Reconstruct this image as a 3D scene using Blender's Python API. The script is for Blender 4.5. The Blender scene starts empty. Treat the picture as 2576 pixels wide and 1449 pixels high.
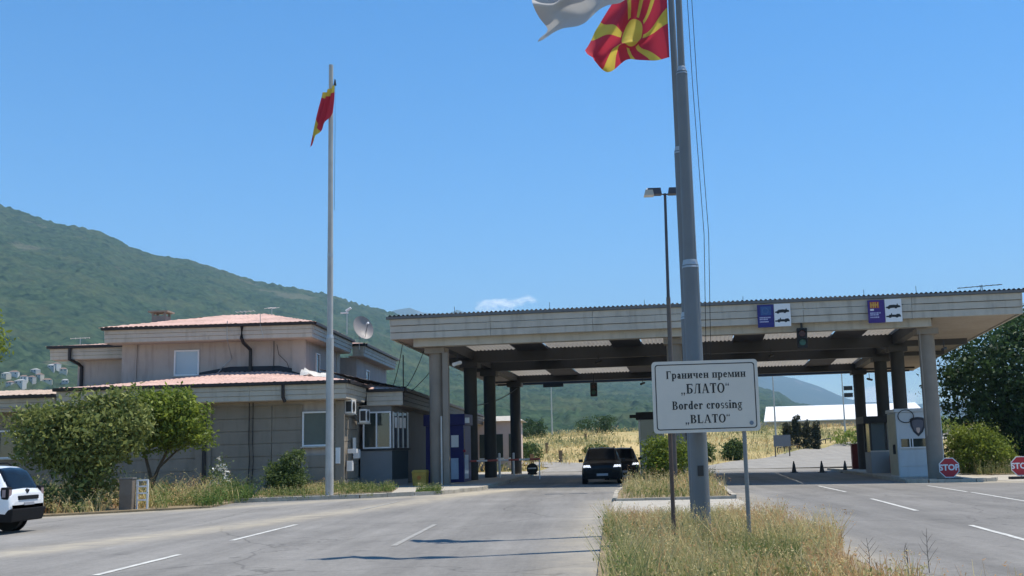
import bpy, math, random
import numpy as np
from mathutils import Vector, Matrix

# ------------------------------------------------------------------ camera, sky, sun, exposure
scene = bpy.context.scene
COL = scene.collection
R = math.radians

cam_data = bpy.data.cameras.new('camera')
cam_data.sensor_width = 36.0
cam_data.lens = 36.0 * 2770.0 / 2576.0
cam_data.shift_x = -(1460.0 - 1288.0) / 2576.0
cam_data.clip_start = 0.1
cam_data.clip_end = 80000.0
cam = bpy.data.objects.new('camera', cam_data)
COL.objects.link(cam)
_pitch = math.atan(409.0 / 2770.0)
cam.matrix_world = (Matrix.Translation((0, 0, 1.6)) @ Matrix.Rotation(math.pi / 2 + _pitch, 4, 'X')
                    @ Matrix.Rotation(R(-1.7), 4, 'Z'))
scene.camera = cam

SUN_AZ = math.atan2(0.94, 0.34)      # measured from +Y towards +X
SUN_EL = R(69.0)

world = bpy.data.worlds.new('World')
scene.world = world
world.use_nodes = True
wt = world.node_tree
wt.nodes.clear()
w_out = wt.nodes.new('ShaderNodeOutputWorld')
w_bg = wt.nodes.new('ShaderNodeBackground')
w_sky = wt.nodes.new('ShaderNodeTexSky')
w_sky.sky_type = 'NISHITA'
w_sky.sun_disc = False
w_sky.sun_elevation = SUN_EL
w_sky.sun_rotation = SUN_AZ
w_sky.altitude = 700.0
w_sky.air_density = 1.0
w_sky.dust_density = 0.0
w_sky.ozone_density = 3.0
SKY_STRENGTH = 0.15
w_bg.inputs['Strength'].default_value = SKY_STRENGTH
wt.links.new(w_bg.outputs[0], w_out.inputs[0])

# low fair-weather cumulus all round the horizon
def wn(kind, **kw):
    n = wt.nodes.new(kind)
    for k, v in kw.items():
        setattr(n, k, v)
    return n
tc = wn('ShaderNodeTexCoord')
sep = wn('ShaderNodeSeparateXYZ')
wt.links.new(tc.outputs['Generated'], sep.inputs[0])
stretch = wn('ShaderNodeMapping')
stretch.inputs['Scale'].default_value = (26.0, 26.0, 60.0)
stretch.inputs['Location'].default_value = (1.93, 0.4, 0.55)
wt.links.new(tc.outputs['Generated'], stretch.inputs[0])
cn = wn('ShaderNodeTexNoise')
cn.inputs['Scale'].default_value = 1.0
cn.inputs['Detail'].default_value = 6.0
cn.inputs['Roughness'].default_value = 0.6
wt.links.new(stretch.outputs[0], cn.inputs['Vector'])
band = wn('ShaderNodeMapRange')
band.inputs['From Min'].default_value = 0.155
band.inputs['From Max'].default_value = 0.10
band.inputs['To Min'].default_value = -0.4
band.inputs['To Max'].default_value = 0.0
wt.links.new(sep.outputs['Z'], band.inputs['Value'])
addn = wn('ShaderNodeMath', operation='ADD')
ncon = wn('ShaderNodeMapRange')
ncon.inputs['From Min'].default_value = 0.28
ncon.inputs['From Max'].default_value = 0.72
wt.links.new(cn.outputs['Fac'], ncon.inputs['Value'])
wt.links.new(ncon.outputs[0], addn.inputs[0])
wt.links.new(band.outputs[0], addn.inputs[1])
for d0, sc_ in (((-0.062, 0.985, 0.131), (24, 24, 60)), ((0.255, 0.96, 0.036), (18, 18, 70))):   # the few cumulus heads in view
    sb = wn('ShaderNodeVectorMath', operation='SUBTRACT'); sb.inputs[1].default_value = d0
    wt.links.new(tc.outputs['Generated'], sb.inputs[0])
    ml = wn('ShaderNodeVectorMath', operation='MULTIPLY'); ml.inputs[1].default_value = sc_
    wt.links.new(sb.outputs[0], ml.inputs[0])
    ln_ = wn('ShaderNodeVectorMath', operation='LENGTH'); wt.links.new(ml.outputs[0], ln_.inputs[0])
    mr = wn('ShaderNodeMapRange'); mr.inputs['From Min'].default_value = 0.0; mr.inputs['From Max'].default_value = 1.25; mr.inputs['To Min'].default_value = 0.80; mr.inputs['To Max'].default_value = 0.0
    wt.links.new(ln_.outputs['Value'], mr.inputs['Value'])
    ad2 = wn('ShaderNodeMath', operation='ADD'); wt.links.new(addn.outputs[0], ad2.inputs[0]); wt.links.new(mr.outputs[0], ad2.inputs[1])
    addn = ad2
cm = wn('ShaderNodeMapRange')
cm.inputs['From Min'].default_value = 0.80
cm.inputs['From Max'].default_value = 1.10
wt.links.new(addn.outputs[0], cm.inputs['Value'])
cmul = wn('ShaderNodeMath', operation='MULTIPLY')
cmul.inputs[1].default_value = 0.85
wt.links.new(cm.outputs[0], cmul.inputs[0])
cmix = wn('ShaderNodeMixRGB')
cmix.inputs['Color2'].default_value = (9.0, 9.4, 9.8, 1)
wt.links.new(cmul.outputs[0], cmix.inputs['Fac'])
hsv = wn('ShaderNodeHueSaturation')
hsv.inputs['Saturation'].default_value = 1.33
wt.links.new(w_sky.outputs[0], hsv.inputs['Color'])
wt.links.new(hsv.outputs[0], cmix.inputs['Color1'])
wt.links.new(cmix.outputs[0], w_bg.inputs['Color'])

sun_data = bpy.data.lights.new('sun', 'SUN')
sun_data.energy = 4.8
sun_data.angle = R(0.5)
sun_data.color = (1.0, 0.925, 0.81)
sun = bpy.data.objects.new('sun', sun_data)
COL.objects.link(sun)
_d = Vector((math.sin(SUN_AZ) * math.cos(SUN_EL), math.cos(SUN_AZ) * math.cos(SUN_EL), math.sin(SUN_EL)))
sun.rotation_euler = _d.to_track_quat('Z', 'Y').to_euler()

vs = scene.view_settings
vs.view_transform = 'Standard'
vs.look = 'None'
vs.exposure = 0.42
vs.gamma = 1.0
vs.use_curve_mapping = False
scene.cycles.max_bounces = 8
scene.cycles.diffuse_bounces = 4
scene.cycles.transparent_max_bounces = 12
scene.cycles.volume_bounces = 0
scene.cycles.use_denoising = True

# ------------------------------------------------------------------ helpers
rng = np.random.default_rng(7)
random.seed(7)

def gz(x):
    """height of the paved ground: a gentle crossfall"""
    return -0.013 * min(24.0, max(-6.0, x))

def gzv(x):
    return -0.013 * np.clip(x, -6.0, 24.0)

def link(o, parent=None):
    COL.objects.link(o)
    if parent is not None:
        o.parent = parent
    return o

def tag(o, label=None, cat=None, group=None, kind=None):
    if label: o['label'] = label
    if cat: o['category'] = cat
    if group: o['group'] = group
    if kind: o['kind'] = kind
    return o

def thing(name, label, cat, loc=(0, 0, 0), rotz=0.0, group=None):
    o = bpy.data.objects.new(name, None)
    o.empty_display_size = 0.3
    link(o)
    o.location = loc
    o.rotation_euler = (0, 0, rotz)
    return tag(o, label, cat, group)

class MB:
    def __init__(s, off=(0, 0, 0)):
        s.v = []; s.f = []; s.off = off; s.mi = []
    def add(s, vs_, fs_, m=0):
        o = len(s.v)
        s.v += [tuple(p) for p in vs_]
        s.f += [tuple(i + o for i in f) for f in fs_]
        s.mi += [m] * len(fs_)
        return s
    def hexa(s, p, m=0):   # 0-3 bottom ccw, 4-7 top
        return s.add(p, [(3, 2, 1, 0), (4, 5, 6, 7), (0, 1, 5, 4), (1, 2, 6, 5), (2, 3, 7, 6), (3, 0, 4, 7)], m)
    def box(s, x0, x1, y0, y1, z0, z1, m=0):
        return s.hexa([(x0, y0, z0), (x1, y0, z0), (x1, y1, z0), (x0, y1, z0),
                       (x0, y0, z1), (x1, y0, z1), (x1, y1, z1), (x0, y1, z1)], m)
    def cyl(s, p0, p1, r0, r1=None, n=14, m=0, phase=0.0):
        r1 = r0 if r1 is None else r1
        a = Vector(p0); b = Vector(p1); d = (b - a)
        if d.length < 1e-6: return s
        q = d.to_track_quat('Z', 'Y')
        vs_ = []
        for c, r in ((a, r0), (b, r1)):
            for i in range(n):
                t = 2 * math.pi * i / n + phase
                vs_.append(tuple(c + q @ Vector((r * math.cos(t), r * math.sin(t), 0))))
        fs_ = [(i, (i + 1) % n, n + (i + 1) % n, n + i) for i in range(n)]
        fs_ += [tuple(range(n - 1, -1, -1)), tuple(range(n, 2 * n))]
        return s.add(vs_, fs_, m)
    def tube(s, pts, r, n=6, m=0):
        pts = [Vector(p) for p in pts]
        rr = r if isinstance(r, (list, tuple)) else [r] * len(pts)
        vs_ = []; fs_ = []
        for k, p in enumerate(pts):
            t = (pts[min(k + 1, len(pts) - 1)] - pts[max(k - 1, 0)])
            q = t.to_track_quat('Z', 'Y')
            for i in range(n):
                a = 2 * math.pi * i / n
                vs_.append(tuple(p + q @ Vector((rr[k] * math.cos(a), rr[k] * math.sin(a), 0))))
        for k in range(len(pts) - 1):
            for i in range(n):
                fs_.append((k * n + i, k * n + (i + 1) % n, (k + 1) * n + (i + 1) % n, (k + 1) * n + i))
        fs_ += [tuple(range(n - 1, -1, -1)), tuple(range((len(pts) - 1) * n, len(pts) * n))]
        return s.add(vs_, fs_, m)
    def prism(s, pts, d, m=0):  # pts: 3d polygon, d: extrusion vector
        n = len(pts); d = Vector(d)
        vs_ = [tuple(p) for p in pts] + [tuple(Vector(p) + d) for p in pts]
        fs_ = [(i, (i + 1) % n, n + (i + 1) % n, n + i) for i in range(n)]
        fs_ += [tuple(range(n - 1, -1, -1)), tuple(range(n, 2 * n))]
        return s.add(vs_, fs_, m)
    def build(s, name, mat, parent=None, smooth=False, bevel=0.0):
        me = bpy.data.meshes.new(name)
        ox, oy, oz = s.off
        me.from_pydata([(x - ox, y - oy, z - oz) for x, y, z in s.v], [], s.f)
        mats = mat if isinstance(mat, (list, tuple)) else [mat]
        for m_ in mats: me.materials.append(m_)
        if len(mats) > 1:
            me.polygons.foreach_set('material_index', s.mi)
        if smooth:
            me.polygons.foreach_set('use_smooth', [True] * len(me.polygons))
        me.update()
        o = link(bpy.data.objects.new(name, me), parent)
        import bmesh
        bm = bmesh.new(); bm.from_mesh(me)
        bmesh.ops.recalc_face_normals(bm, faces=bm.faces)
        if bevel > 0:
            bmesh.ops.bevel(bm, geom=list(bm.edges), offset=bevel, segments=2, affect='EDGES', profile=0.6)
        bm.to_mesh(me); bm.free()
        if smooth:
            md = None
            try:
                me.set_sharp_from_angle(angle=R(38))
            except Exception:
                pass
        return o

def np_mesh(name, V, F, mat, parent=None, smooth=False, attrs=None, uv=None):
    """V (n,3), F (m,k) index array -> object"""
    V = np.asarray(V, dtype=np.float32); F = np.asarray(F, dtype=np.int32)
    me = bpy.data.meshes.new(name)
    me.vertices.add(len(V)); me.vertices.foreach_set('co', V.ravel())
    k = F.shape[1]
    me.loops.add(F.size); me.loops.foreach_set('vertex_index', F.ravel())
    me.polygons.add(len(F))
    me.polygons.foreach_set('loop_start', np.arange(0, F.size, k, dtype=np.int32))
    me.polygons.foreach_set('loop_total', np.full(len(F), k, dtype=np.int32))
    if smooth:
        me.polygons.foreach_set('use_smooth', np.ones(len(F), dtype=bool))
    me.update(calc_edges=True)
    for an, (dom, arr) in (attrs or {}).items():
        a = me.attributes.new(an, 'FLOAT', dom)
        a.data.foreach_set('value', np.asarray(arr, dtype=np.float32))
    if uv is not None:
        l = me.uv_layers.new(name='UVMap')
        l.data.foreach_set('uv', np.asarray(uv, dtype=np.float32)[F.ravel()].ravel())
    me.materials.append(mat)
    me.validate()
    return link(bpy.data.objects.new(name, me), parent)

def grid_faces(nr, nc):
    i = np.arange((nr - 1) * (nc - 1)); r = i // (nc - 1); c = i % (nc - 1)
    a = r * nc + c
    return np.stack([a, a + 1, a + nc + 1, a + nc], 1)

def copy_tree(o, parent=None):
    c = o.copy(); COL.objects.link(c)
    if parent is not None: c.parent = parent
    for ch in list(o.children): copy_tree(ch, c)
    return c

# value noise -------------------------------------------------------
def vnoise(x, y, seed=0):
    xi = np.floor(x).astype(np.int64); yi = np.floor(y).astype(np.int64)
    xf = x - xi; yf = y - yi
    def h(a, b):
        n = (a * 374761393 + b * 668265263 + seed * 1274126177) & 0xffffffff
        n = ((n ^ (n >> 13)) * 1274126177) & 0xffffffff
        return ((n ^ (n >> 16)) & 0xffff) / 65535.0
    u = xf * xf * (3 - 2 * xf); v = yf * yf * (3 - 2 * yf)
    return (h(xi, yi) * (1 - u) + h(xi + 1, yi) * u) * (1 - v) + (h(xi, yi + 1) * (1 - u) + h(xi + 1, yi + 1) * u) * v
def fbm(x, y, oct_=4, seed=0):
    s = 0; a = 0.5; t = 0
    for i in range(oct_):
        s = s + a * vnoise(x, y, seed + i * 17); t += a
        x = x * 2.03 + 11.3; y = y * 2.03 + 5.7; a *= 0.5
    return s / t

# ------------------------------------------------------------------ materials
MATS = {}
def nodes_of(name):
    m = bpy.data.materials.new(name); m.use_nodes = True
    nt = m.node_tree
    bsdf = nt.nodes['Principled BSDF']
    return m, nt, bsdf

def mat(name, col, rough=0.7, var=0.12, scale=3.0, bump=0.0, bscale=40.0, metal=0.0, spec=0.4, stain=0.0, stain_col=(0.03, 0.028, 0.025), stretch=(1, 1, 1)):
    """plain surface with two scales of colour variation, streaky stains and fine relief"""
    if name in MATS: return MATS[name]
    m, nt, b = nodes_of(name)
    L = nt.links.new
    t = nt.nodes.new('ShaderNodeTexCoord')
    mp = nt.nodes.new('ShaderNodeMapping'); mp.inputs['Scale'].default_value = stretch
    L(t.outputs['Object'], mp.inputs[0])
    n1 = nt.nodes.new('ShaderNodeTexNoise'); n1.inputs['Scale'].default_value = scale; n1.inputs['Detail'].default_value = 6; n1.inputs['Roughness'].default_value = 0.65
    L(mp.outputs[0], n1.inputs['Vector'])
    r1 = nt.nodes.new('ShaderNodeMapRange'); r1.inputs['From Min'].default_value = 0.25; r1.inputs['From Max'].default_value = 0.75
    r1.inputs['To Min'].default_value = 1 - var; r1.inputs['To Max'].default_value = 1 + var
    L(n1.outputs['Fac'], r1.inputs['Value'])
    hs = nt.nodes.new('ShaderNodeMixRGB'); hs.blend_type = 'MULTIPLY'; hs.inputs['Fac'].default_value = 1.0
    hs.inputs['Color1'].default_value = (*col, 1)
    L(r1.outputs[0], hs.inputs['Color2'])
    last = hs.outputs[0]
    if stain > 0:
        mp2 = nt.nodes.new('ShaderNodeMapping'); mp2.inputs['Scale'].default_value = (2.3, 2.3, 0.35)
        L(t.outputs['Object'], mp2.inputs[0])
        n2 = nt.nodes.new('ShaderNodeTexNoise'); n2.inputs['Scale'].default_value = 1.7; n2.inputs['Detail'].default_value = 5
        L(mp2.outputs[0], n2.inputs['Vector'])
        r2 = nt.nodes.new('ShaderNodeMapRange'); r2.inputs['From Min'].default_value = 0.5; r2.inputs['From Max'].default_value = 0.78
        r2.inputs['To Max'].default_value = stain
        L(n2.outputs['Fac'], r2.inputs['Value'])
        mx = nt.nodes.new('ShaderNodeMixRGB'); mx.inputs['Color2'].default_value = (*stain_col, 1)
        L(r2.outputs[0], mx.inputs['Fac']); L(last, mx.inputs['Color1']); last = mx.outputs[0]
    L(last, b.inputs['Base Color'])
    b.inputs['Roughness'].default_value = rough
    b.inputs['Metallic'].default_value = metal
    b.inputs['Specular IOR Level'].default_value = spec
    if bump > 0:
        nb = nt.nodes.new('ShaderNodeTexNoise'); nb.inputs['Scale'].default_value = bscale; nb.inputs['Detail'].default_value = 4
        L(mp.outputs[0], nb.inputs['Vector'])
        bp = nt.nodes.new('ShaderNodeBump'); bp.inputs['Strength'].default_value = bump; bp.inputs['Distance'].default_value = 0.02
        L(nb.outputs['Fac'], bp.inputs['Height']); L(bp.outputs[0], b.inputs['Normal'])
    MATS[name] = m
    return m

def leaf_mat(name, c0, c1, transl=0.35, rough=0.55):
    """foliage: colour from a per-face 'tint' between two greens, some light passing through"""
    if name in MATS: return MATS[name]
    m, nt, b = nodes_of(name)
    L = nt.links.new
    a = nt.nodes.new('ShaderNodeAttribute'); a.attribute_name = 'tint'
    cr = nt.nodes.new('ShaderNodeValToRGB')
    cr.color_ramp.elements[0].color = (*c0, 1); cr.color_ramp.elements[1].color = (*c1, 1)
    L(a.outputs['Fac'], cr.inputs[0])
    L(cr.outputs[0], b.inputs['Base Color'])
    b.inputs['Roughness'].default_value = rough
    b.inputs['Specular IOR Level'].default_value = 0.3
    tr = nt.nodes.new('ShaderNodeBsdfTranslucent')
    L(cr.outputs[0], tr.inputs['Color'])
    mx = nt.nodes.new('ShaderNodeMixShader'); mx.inputs[0].default_value = transl
    L(b.outputs[0], mx.inputs[1]); L(tr.outputs[0], mx.inputs[2])
    L(mx.outputs[0], nt.nodes['Material Output'].inputs['Surface'])
    MATS[name] = m
    return m

def multi_mat(name, stops, transl=0.3, rough=0.7):
    m = leaf_mat(name, stops[0][1], stops[-1][1], transl, rough)
    cr = [n for n in m.node_tree.nodes if n.type == 'VALTORGB'][0].color_ramp
    for p, c in stops[1:-1]:
        e = cr.elements.new(p); e.color = (*c, 1)
    return m

def glass_mat(name, tint=(0.02, 0.025, 0.03), rough=0.04, spec=0.8):
    if name in MATS: return MATS[name]
    m, nt, b = nodes_of(name)
    L = nt.links.new
    n = nt.nodes.new('ShaderNodeTexNoise'); n.inputs['Scale'].default_value = 2.0
    r = nt.nodes.new('ShaderNodeMapRange'); r.inputs['To Min'].default_value = rough; r.inputs['To Max'].default_value = rough + 0.05
    L(n.outputs['Fac'], r.inputs['Value']); L(r.outputs[0], b.inputs['Roughness'])
    b.inputs['Base Color'].default_value = (*tint, 1)
    b.inputs['Specular IOR Level'].default_value = spec
    MATS[name] = m
    return m
# ------------------------------------------------------------------ the setting
# --- ground: one sheet to the horizon, flat under the road, rising as a dry field behind the crossing
def field_z(x, y):
    base = gzv(x) - 0.03
    s = np.clip((y - 88.0) / 110.0, 0, 1)
    s = s * s * (3 - 2 * s)
    side = np.clip((x + 60.0) / 45.0, 0, 1)
    lift = s * (4.3 + 0.5 * np.sin(x * 0.05)) * (1 - 0.55 * np.clip((x - 14) / 30.0, 0, 1) * np.clip((200 - y) / 110.0, 0, 1))
    bump = (fbm(x * 0.06, y * 0.06, 3, 5) - 0.5) * 1.6 * np.clip((y - 95) / 40.0, 0, 1)
    far = np.clip((y - 230.0) / 900.0, 0, 1) * 2.0
    return base + lift + bump + far

m, nt, b = nodes_of('dry_meadow')
L = nt.links.new
t = nt.nodes.new('ShaderNodeTexCoord')
n1 = nt.nodes.new('ShaderNodeTexNoise'); n1.inputs['Scale'].default_value = 0.06; n1.inputs['Detail'].default_value = 8; n1.inputs['Roughness'].default_value = 0.7
L(t.outputs['Object'], n1.inputs['Vector'])
cr = nt.nodes.new('ShaderNodeValToRGB')
cr.color_ramp.elements[0].position = 0.32; cr.color_ramp.elements[0].color = (0.13, 0.15, 0.05, 1)
cr.color_ramp.elements[1].position = 0.6; cr.color_ramp.elements[1].color = (0.50, 0.38, 0.18, 1)
L(n1.outputs['Fac'], cr.inputs[0]); L(cr.outputs[0], b.inputs['Base Color'])
b.inputs['Roughness'].default_value = 0.9; b.inputs['Specular IOR Level'].default_value = 0.1
MEADOW = m

xs = np.concatenate([np.linspace(-9000, -400, 16), np.linspace(-300, -70, 14), np.linspace(-60, 110, 120), np.linspace(130, 500, 16), np.linspace(700, 9000, 16)])
ys = np.concatenate([np.linspace(-2500, -60, 8), np.linspace(-40, 80, 50), np.linspace(82, 260, 110), np.linspace(270, 900, 40), np.linspace(1000, 14000, 24)])
GX, GY = np.meshgrid(xs, ys)
V = np.stack([GX, GY, field_z(GX, GY)], -1).reshape(-1, 3)
tag(np_mesh('ground', V, grid_faces(len(ys), len(xs)), MEADOW, smooth=True), kind='structure')

# --- asphalt
def asphalt(name, base=0.235):
    m, nt, b = nodes_of(name)
    L = nt.links.new
    t = nt.nodes.new('ShaderNodeTexCoord')
    def noise(scale, detail=5, rough=0.6, stretch=(1, 1, 1)):
        mp = nt.nodes.new('ShaderNodeMapping'); mp.inputs['Scale'].default_value = stretch
        L(t.outputs['Object'], mp.inputs[0])
        n = nt.nodes.new('ShaderNodeTexNoise'); n.inputs['Scale'].default_value = scale
        n.inputs['Detail'].default_value = detail; n.inputs['Roughness'].default_value = rough
        L(mp.outputs[0], n.inputs['Vector'])
        return n.outputs['Fac']
    def rng_(src, a, b_, c, d):
        r = nt.nodes.new('ShaderNodeMapRange')
        for k, v in zip(('From Min', 'From Max', 'To Min', 'To Max'), (a, b_, c, d)): r.inputs[k].default_value = v
        L(src, r.inputs['Value']); return r.outputs[0]
    def mul(a, b_):
        n = nt.nodes.new('ShaderNodeMath'); n.operation = 'MULTIPLY'; L(a, n.inputs[0]); L(b_, n.inputs[1]); return n.outputs[0]
    v = mul(rng_(noise(0.35, 6), 0.3, 0.7, 0.84, 1.12), rng_(noise(0.9, 5, 0.7, (1.6, 0.10, 1)), 0.3, 0.72, 0.80, 1.14))
    v = mul(v, rng_(noise(55, 3, 0.8), 0.25, 0.75, 0.70, 1.30))
    v = mul(v, rng_(noise(9, 4, 0.75), 0.28, 0.72, 0.86, 1.12))
    v = mul(v, rng_(noise(2.2, 3, 0.5), 0.62, 0.74, 1.0, 0.80))
    # sealed cracks
    mp = nt.nodes.new('ShaderNodeMapping'); mp.inputs['Scale'].default_value = (0.20, 0.11, 1)
    nz = nt.nodes.new('ShaderNodeTexNoise'); nz.inputs['Scale'].default_value = 0.6; nz.inputs['Detail'].default_value = 5
    L(t.outputs['Object'], nz.inputs['Vector'])
    ad = nt.nodes.new('ShaderNodeMixRGB'); ad.inputs['Fac'].default_value = 0.75; ad.blend_type = 'ADD'
    L(t.outputs['Object'], ad.inputs['Color1']); L(nz.outputs['Color'], ad.inputs['Color2'])
    L(ad.outputs[0], mp.inputs[0])
    vo = nt.nodes.new('ShaderNodeTexVoronoi'); vo.feature = 'DISTANCE_TO_EDGE'; vo.inputs['Scale'].default_value = 1.0
    L(mp.outputs[0], vo.inputs['Vector'])
    cmask = rng_(vo.outputs['Distance'], 0.0, 0.007, 0.62, 1.0)
    v = mul(v, cmask)
    a = nt.nodes.new('ShaderNodeAttribute'); a.attribute_name = 'worn'
    v = mul(v, rng_(a.outputs['Fac'], 0.0, 2.0, 0.4, 1.6))
    colr = nt.nodes.new('ShaderNodeMixRGB'); colr.blend_type = 'MULTIPLY'; colr.inputs['Fac'].default_value = 1.0
    colr.inputs['Color1'].default_value = (base, base * 0.955, base * 0.87, 1)
    L(v, colr.inputs['Color2'])
    d = nt.nodes.new('ShaderNodeAttribute'); d.attribute_name = 'dust'
    dm = mul(d.outputs['Fac'], rng_(noise(1.6, 6, 0.7), 0.3, 0.65, 0.2, 1.0))
    mx = nt.nodes.new('ShaderNodeMixRGB'); mx.inputs['Color2'].default_value = (0.47, 0.41, 0.30, 1)
    L(dm, mx.inputs['Fac']); L(colr.outputs[0], mx.inputs['Color1'])
    L(mx.outputs[0], b.inputs['Base Color'])
    b.inputs['Roughness'].default_value = 0.88; b.inputs['Specular IOR Level'].default_value = 0.25
    bp = nt.nodes.new('ShaderNodeBump'); bp.inputs['Strength'].default_value = 0.35; bp.inputs['Distance'].default_value = 0.01
    L(noise(70, 3, 0.8), bp.inputs['Height']); L(bp.outputs[0], b.inputs['Normal'])
    return m
ASPH = asphalt('weathered_asphalt')

def seg_dist(px, py, pts):
    d = np.full(px.shape, 1e9)
    for (x0, y0), (x1, y1) in zip(pts[:-1], pts[1:]):
        dx, dy = x1 - x0, y1 - y0
        tt = np.clip(((px - x0) * dx + (py - y0) * dy) / (dx * dx + dy * dy), 0, 1)
        d = np.minimum(d, np.hypot(px - x0 - tt * dx, py - y0 - tt * dy))
    return d

xs = np.linspace(-46, 27, 150); ys = np.concatenate([np.linspace(-12, 50, 160), np.linspace(50.5, 86, 60)])
GX, GY = np.meshgrid(xs, ys)
GZ = gzv(GX)
def gauss(d, w): return np.exp(-(d / w) ** 2)
dust = 0.75 * gauss(seg_dist(GX, GY, [(-24, 12.5), (-13.5, 16.5), (-10.3, 20.2), (-8.2, 26.6), (-6.2, 35), (-4.4, 44.8), (-3.4, 47)]), 0.75)
dust += 0.65 * gauss(seg_dist(GX, GY, [(-17, 33.6), (-12.0, 36.6), (-9, 40.5), (-5, 42.6), (-4, 46), (-2.6, 49)]), 0.8)
dust += 0.5 * gauss(seg_dist(GX, GY, [(-0.35, 5), (-0.1, 15), (0.2, 29), (0.6, 36)]), 0.55)
dust += 0.55 * gauss(seg_dist(GX, GY, [(3.0, 6), (3.8, 16), (4.9, 29), (5.4, 40)]), 0.4)
dust += 0.9 * np.clip((GX - 15.3 - (GY - 47) * 0.1) / 1.2, 0, 1) * np.clip((GY - 45.5) / 1.8, 0, 1)
dust += 0.35 * np.clip((GY - 76) / 5, 0, 1)
worn = np.ones_like(GX)
for px0, px1 in ((-5.9, -5.0), (-2.4, -1.5)):       # wheel tracks of the inbound lanes
    c = (px0 + px1) / 2
    worn -= 0.16 * gauss(GX - c, 0.42)
for c in (5.9, 7.4, 9.6, 11.2):
    worn -= 0.20 * gauss(GX - c - (GY - 20) * 0.078, 0.38)
worn += 0.10 * np.clip((-8.3 - GX) / 1.5, 0, 1) - 0.04
# darker resurfaced inbound lane next to the median
worn -= 0.10 * np.clip((GX + 4.2) / 1.0, 0, 1) * np.clip((0.6 - GX) / 0.4, 0, 1)
worn -= 0.16 * np.clip((GX - 4.2) / 1.0, 0, 1) * np.clip((47 - GY) / 1.0, 0, 1)
V = np.stack([GX, GY, GZ], -1).reshape(-1, 3)
tag(np_mesh('road', V, grid_faces(len(ys), len(xs)), ASPH, smooth=True,
            attrs={'dust': ('POINT', np.clip(dust, 0, 1).ravel()), 'worn': ('POINT', np.clip(worn, 0, 2).ravel())}), kind='structure')

def strip(name, cl, widths, mat_, lift=0.05, n=60):
    """a road strip along a centre line on the field"""
    cl = np.array(cl, float); s = np.linspace(0, len(cl) - 1, n)
    cx = np.interp(s, np.arange(len(cl)), cl[:, 0]); cy = np.interp(s, np.arange(len(cl)), cl[:, 1]); w = np.interp(s, np.arange(len(cl)), widths)
    tx = np.gradient(cx); ty = np.gradient(cy); l = np.hypot(tx, ty); nx, ny = ty / l, -tx / l
    u = np.linspace(-1, 1, 9)
    X = cx[:, None] + nx[:, None] * w[:, None] * u[None] ; Y = cy[:, None] + ny[:, None] * w[:, None] * u[None]
    zc = field_z(cx, cy)
    Z = np.maximum(field_z(X, Y), zc[:, None]) + lift
    o = np_mesh(name, np.stack([X, Y, Z], -1).reshape(-1, 3), grid_faces(n, 9), mat_, smooth=True,
                attrs={'dust': ('POINT', np.full(n * 9, 0.30)), 'worn': ('POINT', np.full(n * 9, 1.15))})
    return tag(o, kind='structure')
strip('road', [(-0.8, 85.5), (-0.3, 92), (-0.2, 99), (-2.5, 105), (-9, 109)], [3.6, 3.4, 3.0, 2.6, 2.6], ASPH)
strip('road', [(13.5, 85.5), (20, 105), (31.5, 130), (58, 172), (95, 220)], [7.0, 6.2, 5.6, 5, 5], ASPH)

# --- painted lane marks
PAINT = mat('road_paint', (0.54, 0.535, 0.49), 0.8, 0.28, 9.0, stain=0.85, stain_col=(0.21, 0.205, 0.195))
PAINT_WORN = mat('worn_road_paint', (0.31, 0.30, 0.27), 0.8, 0.25, 7.0, stain=0.75, stain_col=(0.21, 0.205, 0.195))
def mark(x0, y0, x1, y1, w=0.12, mt=PAINT):
    d = Vector((x1 - x0, y1 - y0)); n = Vector((-d.y, d.x)).normalized() * w / 2
    k = 8; vs_ = []; 
    for i in range(k + 1):
        px, py = x0 + d.x * i / k, y0 + d.y * i / k
        for s in (-1, 1):
            j = random.uniform(0.82, 1.0)
            vs_.append((px + n.x * s * j, py + n.y * s * j, gz(px) + 0.007))
    mb = MB(); mb.add(vs_, [(2 * i, 2 * i + 2, 2 * i + 3, 2 * i + 1) for i in range(k)])
    return tag(mb.build('lane_marking', mt), kind='structure')
for y0, y1, mt in ((10.2, 13.1, PAINT), (15.7, 18.8, PAINT), (21.7, 26.3, PAINT), (32.6, 37.8, PAINT_WORN), (42, 46, PAINT_WORN)):
    mark(-6.87 + (0.3 if y0 > 30 else 0), y0, -6.82 + (0.45 if y0 > 30 else 0), y1, 0.13, mt)
mark(-3.40, 19.7, -3.44, 25.4, 0.12, PAINT_WORN)
for (x0, y0), (x1, y1), w, mt in (((9.54, 46.0), (9.15, 39.5), .12, PAINT), ((8.68, 34.2), (8.1, 27.6), .13, PAINT), ((7.62, 22.4), (7.2, 17.8), .13, PAINT),
        ((13.5, 44.3), (12.9, 38.0), .12, PAINT), ((12.9, 37.6), (11.8, 27.5), .12, PAINT), ((10.3, 58), (9.9, 51), .12, PAINT_WORN), ((6.9, 14.0), (6.7, 10.5), .13, PAINT)):
    mark(x0, y0, x1, y1, w, mt)

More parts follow.
